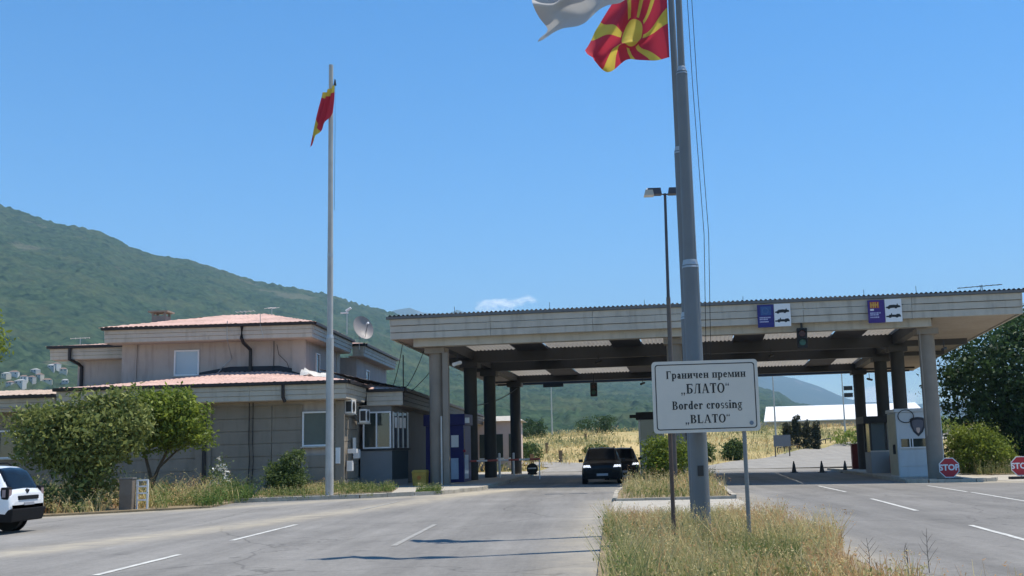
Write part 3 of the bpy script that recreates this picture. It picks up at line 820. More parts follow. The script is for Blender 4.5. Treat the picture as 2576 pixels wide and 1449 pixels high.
# bay with the passport window, under the side eave
W().hexa([(-10.72, 53.05, 0.15), (-9.22, 53.05, 0.15), (-8.75, 54.9, 0.15), (-10.72, 56.1, 0.15), (-10.72, 53.05, 1.88), (-9.22, 53.05, 1.88), (-8.75, 54.9, 1.88), (-10.72, 56.1, 1.88)]).build('bay_wall', mat('bay_render', (0.20, 0.205, 0.21), 0.85, 0.1, 1.0), office)
W().hexa([(-10.74, 53.0, 1.882), (-9.18, 53.0, 1.882), (-8.62, 54.95, 1.882), (-10.74, 56.2, 1.882), (-10.74, 53.0, 1.98), (-9.18, 53.0, 1.98), (-8.62, 54.95, 1.98), (-10.74, 56.2, 1.98)]).build('bay_sill', DARKM, office)
W().hexa([(-9.21, 53.07, 0.5), (-9.20, 53.07, 0.5), (-8.735, 54.9, 0.5), (-8.76, 54.9, 0.5), (-9.21, 53.07, 1.87), (-9.20, 53.07, 1.87), (-8.735, 54.9, 1.87), (-8.76, 54.9, 1.87)]).build('bay_side_panel', mat('dark_teal_panel', (0.02, 0.035, 0.04), 0.5), office)
W().box(-10.72, -9.25, 53.12, 56.1, 3.74, 4.0).build('bay_wall', PLINTH, office)
window(office, -10.60, -9.25, 53.08, 1.985, 3.74, PANE, mull=(-9.95,), sill=False)
bw = W().hexa([(-9.18, 53.12, 2.03), (-9.16, 53.12, 2.03), (-8.76, 54.9, 2.03), (-8.80, 54.9, 2.03), (-9.18, 53.12, 3.68), (-9.16, 53.12, 3.68), (-8.76, 54.9, 3.68), (-8.80, 54.9, 3.68)]).build('window', glass_mat('bay_glass', (0.05, 0.06, 0.06), 0.02, 1.0), office)
fm = W()
for k in range(4):
    f_ = k / 3; x_ = -9.165 + f_ * 0.40; y_ = 53.1 + f_ * 1.80
    fm.box(x_ - 0.02, x_ + 0.05, y_ - 0.03, y_ + 0.03, 1.99, 3.72)
fm.build('frame', METALG, bw)
for k, (f0, f1) in enumerate(((0.08, 0.25), (0.40, 0.58), (0.62, 0.85))):   # notices taped to the glass
    xa, ya = -9.14 + f0 * 0.40, 53.1 + f0 * 1.8; xb, yb = -9.14 + f1 * 0.40, 53.1 + f1 * 1.8
    W().add([(xa, ya, 2.95), (xb, yb, 2.95), (xb, yb, 3.45), (xa, ya, 3.45)], [(0, 1, 2, 3)]).build('notice', WHITEM, bw)
# meter boxes on the side wall
for (x0, x1, y, z0, z1) in ((-10.70, -10.45, 49.9, 1.0, 1.45), (-10.70, -10.30, 50.1, 1.78, 1.98), (-10.70, -10.42, 51.3, 1.55, 1.95), (-10.70, -10.6, 51.2, 1.96, 2.5), (-11.06, -10.86, 49.28, 1.35, 2.05)):
    W().box(x0, x1, y, y + 0.3 if x0 > -11 else 49.358, z0, z1).build('meter_box', WHITEM, office, bevel=0.012)

# crumpled pale sheet lying on the lower roof against the upper wall
V = []; F = []
nn, mm = 14, 8
for j in range(mm):
    for i in range(nn):
        u_, v_ = i / (nn - 1), j / (mm - 1)
        V.append((-13.45 + 1.5 * u_, 52.3 + 0.9 * v_ - 0.3 * u_, 5.50 - 0.16 * u_ + 0.18 * v_ + 0.30 * float(vnoise(np.array([u_ * 6.0]), np.array([v_ * 4.0]), 5)[0]) * (1 - 0.6 * u_)))
for j in range(mm - 1):
    for i in range(nn - 1): a_ = j * nn + i; F.append((a_, a_ + 1, a_ + nn + 1, a_ + nn))
tag(MB().add(V, F).build('roof_sheet_scrap', mat('pale_scrap', (0.60, 0.58, 0.53), 0.8, 0.15, 4)), 'crumpled pale sheet lying on the lower office roof beside the slim flagpole', 'sheet')

# split air conditioners on the side wall
def ac(x, y, z, label):
    t = thing('air_conditioner', label, 'air conditioner', (x, y, z), 0, 'air conditioners on the office side wall')
    MB().box(0, 0.34, 0, 0.85, 0, 0.62).build('casing', WHITEM, t, bevel=0.02)
    g = MB(); g.cyl((0.341, 0.32, 0.31), (0.36, 0.32, 0.31), 0.24, n=20); gr = g.build('fan_grille', BLACK, t)
    r_ = MB()
    for q in range(5): r_.cyl((0.362, 0.32, 0.11 + q * 0.1), (0.362, 0.33, 0.11 + q * 0.1), 0.001, n=4)
    for q in range(2): MB().box(-0.1, 0.40, 0.12 + q * 0.55, 0.17 + q * 0.55, -0.06, -0.002).build('bracket', METALG, t)
    f2 = MB(); f2.box(0.06, 0.30, -0.012, -0.001, 0.08, 0.54); f2.build('side_grille', DARKM, t)
    return t
ac(-10.76, 49.75, 3.56, 'upper white air conditioner on the office side wall, tucked under the lower eave')
ac(-10.40, 51.2, 3.18, 'lower white air conditioner on the office side wall, beside the bay window')

# satellite dish, spidery antennas
dish = thing('satellite_dish', 'grey satellite dish aimed left on the rear roof of the border office', 'satellite dish', (-12.55, 61.8, 7.9))
n_ = 22; rings = 6; V = []; F = []
ax = Vector((0.62, -0.70, 0.36)).normalized(); q = ax.to_track_quat('Z', 'Y'); cpos = Vector((0.22, -0.5, 0.78))
for side in (0, 1):
    for k in range(rings + 1):
        rr = 0.72 * k / rings
        for i in range(n_):
            a = 2 * math.pi * i / n_
            V.append(tuple(cpos + q @ Vector((rr * math.cos(a) * 0.86, rr * math.sin(a), 0.24 * (rr / 0.72) ** 2 - 0.012 * side))))
for side in (0, 1):
    o_ = side * (rings + 1) * n_
    for k in range(rings):
        for i in range(n_):
            f_ = (o_ + k * n_ + i, o_ + k * n_ + (i + 1) % n_, o_ + (k + 1) * n_ + (i + 1) % n_, o_ + (k + 1) * n_ + i)
            F.append(f_ if side == 0 else f_[::-1])
mb = MB(); mb.add(V, F); mb.build('reflector', mat('dish_grey', (0.27, 0.25, 0.24), 0.5, 0.1, 3), dish, smooth=True)
MB().tube([(0, 0, -0.3), (0, 0, 0.5), (0.06, -0.2, 0.72), tuple(cpos)], 0.035, 8).build('mast', METALG, dish)
tip = cpos + ax * 0.75
MB().tube([tuple(cpos + q @ Vector((0, -0.6, 0.2))), tuple(tip)], 0.014, 6).build('feed_arm', DARKM, dish)
MB().tube([tuple(cpos + q @ Vector((0.45, 0.3, 0.15))), tuple(tip)], 0.01, 6).build('feed_arm', DARKM, dish)
MB().cyl(tuple(tip - ax * 0.1), tuple(tip + ax * 0.06), 0.06).build('feed_horn', WHITEM, dish)
an = thing('rooftop_antenna', 'white camera arm on a short mast above the satellite dish', 'antenna', (-12.9, 60.2, 8.3))
MB().tube([(0, 0, 0), (0, 0, 1.3)], 0.025, 6).build('mast', METALG, an)
MB().box(-0.35, 0.06, -0.06, 0.06, 1.16, 1.22).build('arm', WHITEM, an)
MB().cyl((-0.05, 0, 1.28), (0.22, -0.05, 1.45), 0.08, 0.06).build('head', WHITEM, an)
def yagi(loc, label, tilt=0.0, n=5, span=0.9):
    t = thing('tv_antenna', label, 'antenna', loc, tilt, 'tv antennas on the office roofs')
    MB().tube([(0, 0, 0), (0, 0, 0.55)], 0.018, 6).build('mast', METALG, t)
    MB().tube([(-span / 2, 0, 0.5), (span / 2, 0, 0.56)], 0.018, 6).build('boom', METALG, t)
    for k in range(n):
        x_ = -span / 2 + span * k / (n - 1); MB().tube([(x_, -0.3, 0.5 + 0.06 * k / n), (x_, 0.3, 0.5 + 0.06 * k / n)], 0.010, 4).build('element', WHITEM, t)
yagi((-26.2, 57.2, 7.65), 'pale tv antenna at the far left end of the upper office roofs', 0.4)
yagi((-17.7, 57.6, 8.85), 'low tv antenna on the ridge left of the roof peak', 0.1)
yagi((-16.2, 57.2, 8.95), 'small tv antenna on the ridge right of the roof peak', 0.9, 3, 0.5)

# small lit annex beyond the office
annex = thing('annex_building', 'small pale pink annex behind the left canopy columns', 'building', (-7.2, 97, 0))
MB().box(-2.6, 1.55, -2, 4, 0, 4.3).build('wall', mat('annex_render', (0.55, 0.42, 0.37), 0.9, 0.1, 1), annex)
MB().hexa([(-2.9, -2.4, 4.3), (1.95, -2.4, 4.3), (1.95, 4.4, 4.3), (-2.9, 4.4, 4.3), (-2.2, -1.4, 4.75), (1.2, -1.4, 4.75), (1.2, 3.4, 4.75), (-2.2, 3.4, 4.75)]).build('roof', BOARD, annex)
for wx in (-1.8, -0.5, 0.7):
    w_ = MB().box(wx, wx + 0.7, -2.04, -1.98, 1.2, 3.2).build('window', PANE, annex)
    MB().box(wx - 0.06, wx + 0.76, -2.07, -2.0, 1.1, 1.19).build('sill', WHITEM, w_)

# ------------------------------------------------------------------ the canopy
YAW = R(-6.0)
CAN = (-9.0, 51.6, 0.0)
canopy = thing('border_canopy', 'long flat grey concrete canopy on round columns spanning the checkpoint lanes', 'canopy', CAN, YAW)
CW, CD = 28.75, 26.0
def c2w(u, v, z=0):
    return (CAN[0] + u * math.cos(YAW) - v * math.sin(YAW), CAN[1] + u * math.sin(YAW) + v * math.cos(YAW), z)
SHEET = mat('roof_sheet', (0.13, 0.135, 0.14), 0.6, 0.2, 1.0, metal=0.2)
DECK = mat('pale_corrugated_deck', (0.74, 0.69, 0.61), 0.7, 0.12, 0.7, stain=0.25, stain_col=(0.28, 0.24, 0.2))
def translucent_sheet(m, f):
    nt = m.node_tree; b = nt.nodes['Principled BSDF']; src = b.inputs['Base Color'].links[0].from_socket
    tr = nt.nodes.new('ShaderNodeBsdfTranslucent'); nt.links.new(src, tr.inputs['Color'])
    ms = nt.nodes.new('ShaderNodeMixShader'); ms.inputs[0].default_value = f
    nt.links.new(b.outputs[0], ms.inputs[1]); nt.links.new(tr.outputs[0], ms.inputs[2]); nt.links.new(ms.outputs[0], nt.nodes['Material Output'].inputs['Surface'])
translucent_sheet(DECK, 0.17)
DARKP = mat('dark_soffit_panel', (0.075, 0.07, 0.075), 0.8, 0.15, 1.0)
BEAM = mat('painted_steel_beam', (0.05, 0.05, 0.054), 0.6, 0.15, 1.0, stain=0.3, stain_col=(0.04, 0.035, 0.03))
SOFC = mat('canopy_soffit', (0.36, 0.315, 0.27), 0.9, 0.12, 0.6, stain=0.3, stain_col=(0.25, 0.19, 0.14))
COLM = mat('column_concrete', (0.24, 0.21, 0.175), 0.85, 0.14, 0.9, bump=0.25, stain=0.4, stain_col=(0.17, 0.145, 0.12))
COLD = mat('shade_dark_column', (0.034, 0.034, 0.033), 0.7, 0.2, 1.2, bump=0.2, stain=0.4, stain_col=(0.06, 0.055, 0.05))  # near-black: shade under the canopy put into the inner columns' colour
def deck_z(v): return 7.42 - 0.030 * v
def beam_z(v): return 6.68 - 0.017 * v
# roof sheet, corrugated
nu = int((CW + 0.3) / 0.0525); nv = 5
U = np.linspace(-0.15, CW + 0.15, nu); Vv = np.linspace(-0.22, 0.95, nv)
UU, VV = np.meshgrid(U, Vv)
ph = (UU / 0.21) % 1.0
prof = np.where(ph < 0.5, 0.055, 0.0)
ZZ = 8.10 - 0.028 * VV + prof
np_mesh('roof_sheet', np.stack([UU, VV, ZZ], -1).reshape(-1, 3), grid_faces(nv, nu), SHEET, canopy)
MB().box(-0.16, CW + 0.16, -0.24, -0.02, 7.97, 8.085).build('flashing', SHEET, canopy)
# fascia boards
def boards(a0, a1, seg, fn):
    n = int(round((a1 - a0) / seg))
    for r in range(3):
        for k in range(n):
            s0 = a0 + (a1 - a0) * k / n + (0.008 if k else 0); s1 = a0 + (a1 - a0) * (k + 1) / n - (0.008 if k < n - 1 else 0)
            fn(s0, s1, r, random.uniform(-0.006, 0.006))
H3 = 0.318
boards(0, CW, 4.79, lambda a, b_, r, j: MB().box(a, b_, -0.06 - 0.045 * r + j, 0.1, 7.005 + r * H3 + 0.028, 7.005 + (r + 1) * H3).build('fascia_board', CBOARD, canopy))
boards(0.12, CD, 5.2, lambda a, b_, r, j: MB().hexa([(-0.03 * r + j, a, 7.005 + r * H3 + 0.028 - 0.028 * a), (0.1, a, 7.005 + r * H3 + 0.028 - 0.028 * a), (0.1, b_, 7.005 + r * H3 + 0.028 - 0.028 * b_), (-0.03 * r + j, b_, 7.005 + r * H3 + 0.028 - 0.028 * b_),
       (-0.03 * r + j, a, 7.005 + (r + 1) * H3 - 0.028 * a), (0.1, a, 7.005 + (r + 1) * H3 - 0.028 * a), (0.1, b_, 7.005 + (r + 1) * H3 - 0.028 * b_), (-0.03 * r + j, b_, 7.005 + (r + 1) * H3 - 0.028 * b_)]).build('fascia_board', CBOARD, canopy))
boards(0.12, CD, 5.2, lambda a, b_, r, j: MB().hexa([(CW - 0.1, a, 7.005 + r * H3 + 0.028 - 0.028 * a), (CW + 0.03 * r + j, a, 7.005 + r * H3 + 0.028 - 0.028 * a), (CW + 0.03 * r + j, b_, 7.005 + r * H3 + 0.028 - 0.028 * b_), (CW - 0.1, b_, 7.005 + r * H3 + 0.028 - 0.028 * b_),
       (CW - 0.1, a, 7.005 + (r + 1) * H3 - 0.028 * a), (CW + 0.03 * r + j, a, 7.005 + (r + 1) * H3 - 0.028 * a), (CW + 0.03 * r + j, b_, 7.005 + (r + 1) * H3 - 0.028 * b_), (CW - 0.1, b_, 7.005 + (r + 1) * H3 - 0.028 * b_)]).build('fascia_board', CBOARD, canopy))
boards(0, CW, 4.79, lambda a, b_, r, j: MB().box(a, b_, CD - 0.1, CD + 0.03 * r + j, 6.26 + r * H3 + 0.018, 6.26 + (r + 1) * H3).build('fascia_board', CBOARD, canopy))
# edge beams
MB().box(1.0, CW - 3.9, 0.35, 0.95, beam_z(0), 7.5).build('edge_beam', CBOARD, canopy)
ROWS = [1.25, 9.0, 14.5, 23.6]
COLU = [1.9, 13.25, 24.75]
for v in ROWS[1:]:
    MB().box(0.4, CW - 0.4, v - 0.2, v + 0.2, beam_z(v), deck_z(v) + 0.16).build('cross_beam', BEAM, canopy)
MB().box(0.4, CW - 0.4, CD - 0.75, CD - 0.35, 6.22, 6.58).build('cross_beam', BEAM, canopy)
for u in COLU:
    y0, y1 = 0.96, CD - 0.76
    MB().hexa([(u - 0.22, y0, 6.80), (u + 0.22, y0, 6.80), (u + 0.22, y1, 6.36), (u - 0.22, y1, 6.36), (u - 0.22, y0, deck_z(y0) - 0.02), (u + 0.22, y0, deck_z(y0) - 0.02), (u + 0.22, y1, deck_z(y1) - 0.02), (u - 0.22, y1, deck_z(y1) - 0.02)]).build('long_beam', BEAM, canopy)
# underside: smooth soffits over the side overhangs, corrugated deck with dark panels between
def quad_slab(u0, u1, v0, v1, dz, th, name, mt):
    MB().hexa([(u0, v0, deck_z(v0) + dz), (u1, v0, deck_z(v0) + dz), (u1, v1, deck_z(v1) + dz), (u0, v1, deck_z(v1) + dz),
               (u0, v0, deck_z(v0) + dz + th), (u1, v0, deck_z(v0) + dz + th), (u1, v1, deck_z(v1) + dz + th), (u0, v1, deck_z(v1) + dz + th)]).build(name, mt, canopy)
for k in range(5):
    quad_slab(0.12, 1.66, 0.13 + k * 5.1, 0.13 + (k + 1) * 5.1 - 0.03, -0.33, 0.05, 'soffit_panel', SOFC)
    quad_slab(25.0, CW - 0.12, 0.13 + k * 5.1, 0.13 + (k + 1) * 5.1 - 0.03, -0.33, 0.05, 'soffit_panel', SOFC)
for a0_, a1_ in ((-0.15, 2.1), (24.55, CW + 0.15)):     # roof sheets over the side overhangs
    n_s = int((a1_ - a0_) / 0.0525); U_ = np.linspace(a0_, a1_, n_s); U2, V2 = np.meshgrid(U_, np.linspace(0.96, CD + 0.2, 3))
    np_mesh('roof_sheet', np.stack([U2, V2, 8.10 - 0.028 * V2 + np.where((U2 / 0.21) % 1.0 < 0.5, 0.055, 0.0)], -1).reshape(-1, 3), grid_faces(3, n_s), SHEET, canopy)
def corr_deck(u0, u1, v0, v1):
    n = int((u1 - u0) / 0.035); U = np.linspace(u0, u1, n); Vv = np.linspace(v0, v1, 2)
    UU, VV = np.meshgrid(U, Vv); ZZ = deck_z(0) - 0.03 * VV + np.where((UU / 0.21) % 1 < 0.5, 0.05, 0.0)
    np_mesh('deck_panel', np.stack([UU, VV, ZZ], -1).reshape(-1, 3), grid_faces(2, n), DECK, canopy)
bays = [(0.96, ROWS[1] - 0.203), (ROWS[1] + 0.203, ROWS[2] - 0.203), (ROWS[2] + 0.203, ROWS[3] - 0.203)]
darks = [(4.6, 6.3), (9.8, 11.4), (16.2, 17.8), (21.3, 22.9)]
cuts = [(2.13, 4.6), (6.3, 9.8), (11.4, 13.02), (13.48, 16.2), (17.8, 21.3), (22.9, 24.52)]
for v0, v1 in bays:
    for a, b_ in cuts: corr_deck(a, b_, v0, v1)
    for a, b_ in darks: quad_slab(a + 0.02, b_ - 0.02, v0, v1, -0.07, 0.06, 'dark_panel', DARKP)
# columns
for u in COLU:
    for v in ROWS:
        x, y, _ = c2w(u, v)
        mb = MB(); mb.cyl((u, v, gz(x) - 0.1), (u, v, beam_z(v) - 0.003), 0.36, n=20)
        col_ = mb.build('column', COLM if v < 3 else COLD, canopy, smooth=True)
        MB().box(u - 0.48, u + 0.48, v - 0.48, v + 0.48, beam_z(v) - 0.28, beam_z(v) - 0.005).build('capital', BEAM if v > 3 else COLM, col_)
# rainwater pipe against the front left column
MB().box(2.28, 2.56, 0.75, 1.05, 0.15, 6.4).build('downpipe_box', COLM, canopy, bevel=0.02)
MB().tube([(2.22, 0.70, 0.2), (2.22, 0.70, 3.4)], 0.05, 8).build('cable_duct', METALG, canopy)
MB().tube([(24.35, 0.62, 1.8), (24.35, 0.62, 6.5)], 0.03, 6).build('cable_duct', COLM, canopy)
# lightning rods along the roof edge
for u in (3.1, 7.6, 12.0, 16.5, 21.9, 24.2, 27.0):
    MB().tube([(u, -0.1, 8.1), (u, -0.1, 8.1 + random.uniform(0.25, 0.42))], 0.012, 5).build('lightning_rod', DARKM, canopy)
ya = thing('tv_antenna', 'wide horizontal tv antenna on the right end of the canopy roof', 'antenna', c2w(27.6, 2.0, 8.05), -0.15)
MB().tube([(0, 0, 0), (0, 0, 0.62)], 0.02, 6).build('mast', DARKM, ya)
MB().tube([(-1.1, 0, 0.52), (0.9, 0, 0.60)], 0.02, 6).build('boom', DARKM, ya)
for k in range(7): MB().tube([(-1.05 + k * 0.3, -0.25, 0.53 + 0.01 * k), (-1.05 + k * 0.3, 0.25, 0.53 + 0.01 * k)], 0.010, 4).build('element', DARKM, ya)
# lamps and cameras under the canopy
def small_cam(u, v, z, label, s=1.0, dirx=-1):
    t = thing('security_camera', label, 'camera', c2w(u, v, z), YAW, 'cameras under the canopy')
    MB().tube([(0, 0, 0.35 * s), (0, 0, 0)], 0.02, 6).build('bracket', DARKM, t)
    MB().cyl((0.12 * dirx, -0.25 * s, -0.10 * s), (-0.1 * dirx, 0.15 * s, 0.0), 0.07 * s, 0.07 * s).build('body', DARKM if s < 1.2 else WHITEM, t)
small_cam(25.5, 1.2, 5.75, 'dark camera on a bracket beside the front right column')
small_cam(2.9, 1.3, 5.95, 'white camera beside the capital of the front left column', 1.3)
small_cam(9.0, 8.7, 6.35, 'camera hanging below the first cross beam of the left lanes')
small_cam(10.6, 23.2, 5.95, 'camera hanging below the rear beam, left of the signboard')
small_cam(18.2, 8.7, 6.35, 'camera hanging below the first cross beam of the right lanes')
small_cam(25.4, 23.3, 5.7, 'camera sticking out beside the rear right column', 1.0, 1)
# ------------------------------------------------------------------ signs, lights, booths
NAVY = mat('navy_sign', (0.018, 0.018, 0.16), 0.45, 0.12, 2.0)
NAVY2 = mat('violet_navy_sign', (0.045, 0.02, 0.17), 0.45, 0.12, 2.0)
SIGNW = mat('white_sign', (0.70, 0.72, 0.74), 0.45, 0.05, 2.0)
INK = mat('black_print', (0.012, 0.014, 0.016), 0.5, 0.1, 4.0)
TXT = mat('pale_lettering', (0.42, 0.44, 0.62), 0.5, 0.3, 14.0)
CYAN = mat('blue_emblem', (0.03, 0.085, 0.24), 0.5, 0.3, 6.0)
def lane_board(u0, label, left, emblem):
    x, y, z = c2w(u0, -0.30, 6.86)
    t = thing('lane_signboard', label, 'sign', (x, y, z), YAW, 'lane signboards on the canopy fascia')
    w, h = 0.74, 1.03
    p = MB().box(0, w - 0.01, 0, 0.05, 0, h).build('panel', left, t)
    q = MB().box(w + 0.01, 2 * w, 0, 0.05, 0.015, h + 0.015).build('panel', SIGNW, t)
    # rows of small illegible lettering
    for r, (zz, ww) in enumerate(((0.44, 0.52), (0.36, 0.40), (0.25, 0.42))):
        mb = MB(); a = 0.09
        while a < 0.09 + ww - 0.05:
            b_ = a + random.uniform(0.03, 0.07); mb.box(a, min(b_, 0.09 + ww), -0.003, -0.0005, zz - 0.025, zz + 0.03); a = b_ + 0.018
        tag(mb.build('lettering', TXT, p), kind='stuff')
    if emblem == 'stars':
        MB().box(0.14, w - 0.12, -0.003, -0.0005, 0.55, 0.95).build('emblem', CYAN, p)
        mb = MB()
        for k in range(12):
            a = k * math.pi / 6; mb.cyl((0.36 + 0.13 * math.cos(a), -0.006, 0.75 + 0.13 * math.sin(a)), (0.36 + 0.13 * math.cos(a), -0.004, 0.75 + 0.13 * math.sin(a)), 0.018, n=5)
        mb.build('stars', mat('star_yellow', (0.12, 0.20, 0.30), 0.5), p)
    else:
        e = MB().box(0.09, 0.50, -0.003, -0.0005, 0.66, 0.95).build('emblem', mat('emblem_red', (0.30, 0.03, 0.03), 0.5), p)
        mb = MB()
        for x0_, x1_ in ((0.11, 0.17), (0.22, 0.28), (0.31, 0.36), (0.42, 0.47)): mb.box(x0_, x1_, -0.006, -0.004, 0.68, 0.93)
        mb.box(0.13, 0.45, -0.0085, -0.0065, 0.78, 0.83); mb.build('emblem_bars', mat('emblem_yellow', (0.55, 0.32, 0.06), 0.5), e)
        MB().box(0.10, 0.26, -0.003, -0.0005, 0.55, 0.63).build('lettering', SIGNW, p)
    # car and lorry pictograms
    def sil(pts, dx, dz, s): 
        return [(w + 0.06 + dx + a * s, -0.004, dz + b_ * s) for a, b_ in pts]
    car = [(0, 0.15), (0.05, 0.28), (0.3, 0.34), (0.5, 0.52), (1.1, 0.56), (1.4, 0.5), (1.55, 0.72), (1.62, 0.50), (1.9, 0.40), (1.95, 0.2), (1.5, 0.14), (1.45, 0.04), (1.2, 0.04), (1.15, 0.14), (0.6, 0.10), (0.55, 0), (0.3, 0), (0.25, 0.1)]
    lor = [(0, 0.1), (0, 0.28), (0.35, 0.30), (0.4, 0.42), (0.62, 0.44), (0.66, 0.62), (0.74, 0.62), (0.78, 0.42), (1.3, 0.40), (1.4, 0.50), (1.75, 0.50), (1.9, 0.3), (1.95, 0.1), (1.6, 0.1), (1.5, 0.0), (1.3, 0.0), (1.2, 0.1), (0.7, 0.1), (0.6, 0), (0.4, 0), (0.3, 0.1)]
    for pts, dz in ((car, 0.60), (lor, 0.20)):
        P = sil(pts, -0.02, dz, 0.335)
        mb = MB(); mb.prism(P, (0, 0.003, 0)); mb.build('pictogram', INK, q)
    return t
lane_board(17.1, 'blue and white lane signboard on the canopy fascia, nearer the flagpoles', NAVY, 'stars')
lane_board(22.0, 'violet and white lane signboard with orange emblem on the fascia, nearer the right columns', NAVY2, 'bars')

GREENL = mat('green_lens', (0.02, 0.10, 0.075), 0.25, 0.1, 4.0)
REDL = mat('dark_red_lens', (0.06, 0.01, 0.01), 0.25, 0.1, 4.0)
def traffic_light(loc, label, s=1.0, hang=0.35):
    t = thing('traffic_light', label, 'traffic light', loc, YAW, 'traffic lights hung under the canopy')
    w, h = 0.46 * s, 0.92 * s
    MB().box(-w / 2, w / 2, -0.12, 0.12, 0, h).build('housing', BLACK, t, bevel=0.03)
    MB().tube([(0, 0, h), (0, 0, h + hang)], 0.05, 8).build('hanger', DARKM, t)
    for k, (zz, lm) in enumerate(((0.27, GREENL), (0.67, REDL))):
        l = MB().cyl((0, -0.125, zz * s), (0, -0.16, zz * s), 0.15 * s, 0.145 * s, n=20).build('lens', lm, t)
        mb = MB(); n = 10; V = []
        for i in range(n + 1):
            a = math.pi * (i / n) ; V += [(0.17 * s * math.cos(a), -0.125, zz * s + 0.17 * s * math.sin(a)), (0.17 * s * math.cos(a), -0.34, zz * s + 0.17 * s * math.sin(a) - 0.02)]
        mb.add(V, [(2 * i, 2 * i + 2, 2 * i + 3, 2 * i + 1) for i in range(n)]); mb.build('hood', BLACK, l)
    return t
traffic_light((9.97, 49.7, 5.88), 'traffic light with a dim green lens under the front fascia of the right lanes', 1.0, 0.85)
traffic_light((0.67, 71.0, 5.02), 'black traffic light hanging under the rear beam above the black cars', 0.95, 0.6)
for u, lab in ((4.4, 'dark hanging panel under the rear fascia above the left field'), (12.0, 'dark hanging panel under the rear fascia just left of the border sign')):
    t = thing('hanging_panel', lab, 'sign', c2w(u, 24.6, 5.96), YAW)
    MB().box(-0.7, 0.7, -0.04, 0.04, 0, 0.26).build('panel', DARKM, t)
    for s_ in (-0.55, 0.55): MB().tube([(s_, 0, 0.26), (s_, 0, 0.45)], 0.015, 5).build('hanger', DARKM, t)

# --- white booth with emblem
BOOTHW = mat('booth_panel', (0.50, 0.54, 0.57), 0.5, 0.06, 1.5, stain=0.15, stain_col=(0.3, 0.3, 0.28))
BOOTHS = mat('booth_side', (0.42, 0.40, 0.30), 0.6, 0.1, 1.5)
bx0 = 14.75
booth = thing('control_booth', 'pale grey control booth with a shield emblem, by the front right column', 'booth', (bx0, 52.6, gz(15.5) + 0.1), YAW)
MB().box(0, 2.1, 0, 2.4, 0.0, 3.05).build('cabin', BOOTHW, booth, bevel=0.03)
MB().box(-0.06, 2.16, -0.06, 2.46, 3.052, 3.22).build('roof_cap', BOOTHW, booth, bevel=0.03)
MB().box(-0.015, -0.002, 0.1, 2.3, 0.1, 3.0).build('side_panel', BOOTHS, booth)
for z0, z1 in ((0.04, 0.48), (0.52, 1.28)): MB().box(0.06, 2.04, -0.022, -0.002, z0, z1).build('front_panel', BOOTHW, booth, bevel=0.008)
wn_ = MB().box(0.18, 2.04, -0.02, -0.003, 1.42, 1.80).build('window', PANE, booth)
for a in (0.56, 0.68): MB().box(a, a + 0.05, -0.03, -0.021, 1.42, 1.80).build('mullion', PVC, wn_)
MB().box(0.12, 2.06, -0.09, -0.004, 1.36, 1.415).build('sill', WHITEM, wn_)
MB().box(0.1, 1.0, 0.3, 0.302, 1.45, 1.8)
sh_ = [(-0.36, 0.36), (-0.24, 0.43), (0, 0.46), (0.24, 0.43), (0.36, 0.36), (0.34, 0.05), (0.22, -0.24), (0, -0.46), (-0.22, -0.24), (-0.34, 0.05)]
e0 = MB().prism([(1.0 + a, -0.004, 2.35 + b_) for a, b_ in sh_], (0, -0.012, 0)).build('emblem', mat('emblem_dark', (0.03, 0.032, 0.045), 0.5), booth)
MB().prism([(1.0 + a * 0.72, -0.017, 2.36 + b_ * 0.72) for a, b_ in sh_], (0, -0.006, 0)).build('emblem_field', mat('emblem_grey', (0.11, 0.11, 0.14), 0.5), e0)
MB().prism([(1.0 + a * 0.25, -0.024, 2.18 + b_ * 0.3) for a, b_ in sh_], (0, -0.005, 0)).build('emblem_crest', mat('emblem_pale', (0.55, 0.42, 0.36), 0.5), e0)
hp = []
for k in range(25):
    a = 2 * math.pi * k / 24; hp.append((0.46 + 0.36 * math.cos(a), -0.06, 2.86 + 0.30 * math.sin(a)))
MB().tube(hp, 0.022, 6).build('cable_loop', BLACK, booth)
MB().box(-0.12, -0.016, 0.5, 0.62, 1.1, 1.55).build('door_handle', BLACK, booth)

# --- dark booth behind it
db = thing('control_booth', 'dark grey glazed booth with a flat black roof, behind the pale booth', 'booth', (15.75, 61.5, gz(16.4) + 0.1), YAW)
MB().box(0, 1.75, 0, 2.2, 0, 1.15).build('lower_wall', mat('booth_blue_grey', (0.22, 0.25, 0.28), 0.6, 0.1, 1.0), db)
MB().box(0.06, 1.69, 0.06, 2.14, 1.152, 2.75).build('glazing', glass_mat('booth_glass', (0.10, 0.13, 0.15), 0.1), db)
for px_, py_ in ((0, 0), (1.65, 0), (0, 2.1), (1.65, 2.1), (0.85, 0)): MB().box(px_ - 0.002, px_ + 0.10, py_ - 0.002, py_ + 0.10, 1.153, 2.75).build('post', DARKM, db)
MB().box(-0.35, 2.05, -0.4, 2.6, 2.752, 3.12).build('roof', BLACK, db)
MB().box(-0.01, 1.76, -0.012, -0.002, 1.16, 1.24).build('sill', METALG, db)
fx = thing('fire_extinguisher_box', 'dark red extinguisher box on the ground before the dark booth', 'box', (16.9, 60.9, gz(17) + 0.1), YAW)
MB().box(-0.28, 0.28, -0.2, 0.2, 0, 0.95).build('case', mat('red_case', (0.20, 0.02, 0.025), 0.5), fx, bevel=0.02)
MB().box(-0.20, 0.20, -0.215, -0.202, 0.15, 0.8).build('door', mat('red_case_door', (0.30, 0.02, 0.03), 0.5), fx)
rb = thing('red_cabinet', 'dark red cabinet standing against the rear right column', 'cabinet', (17.95, 73.9, gz(18) + 0.1), YAW)
MB().box(-0.3, 0.3, -0.3, 0.3, 0, 1.65).build('case', mat('maroon_case', (0.12, 0.016, 0.014), 0.6), rb, bevel=0.02)
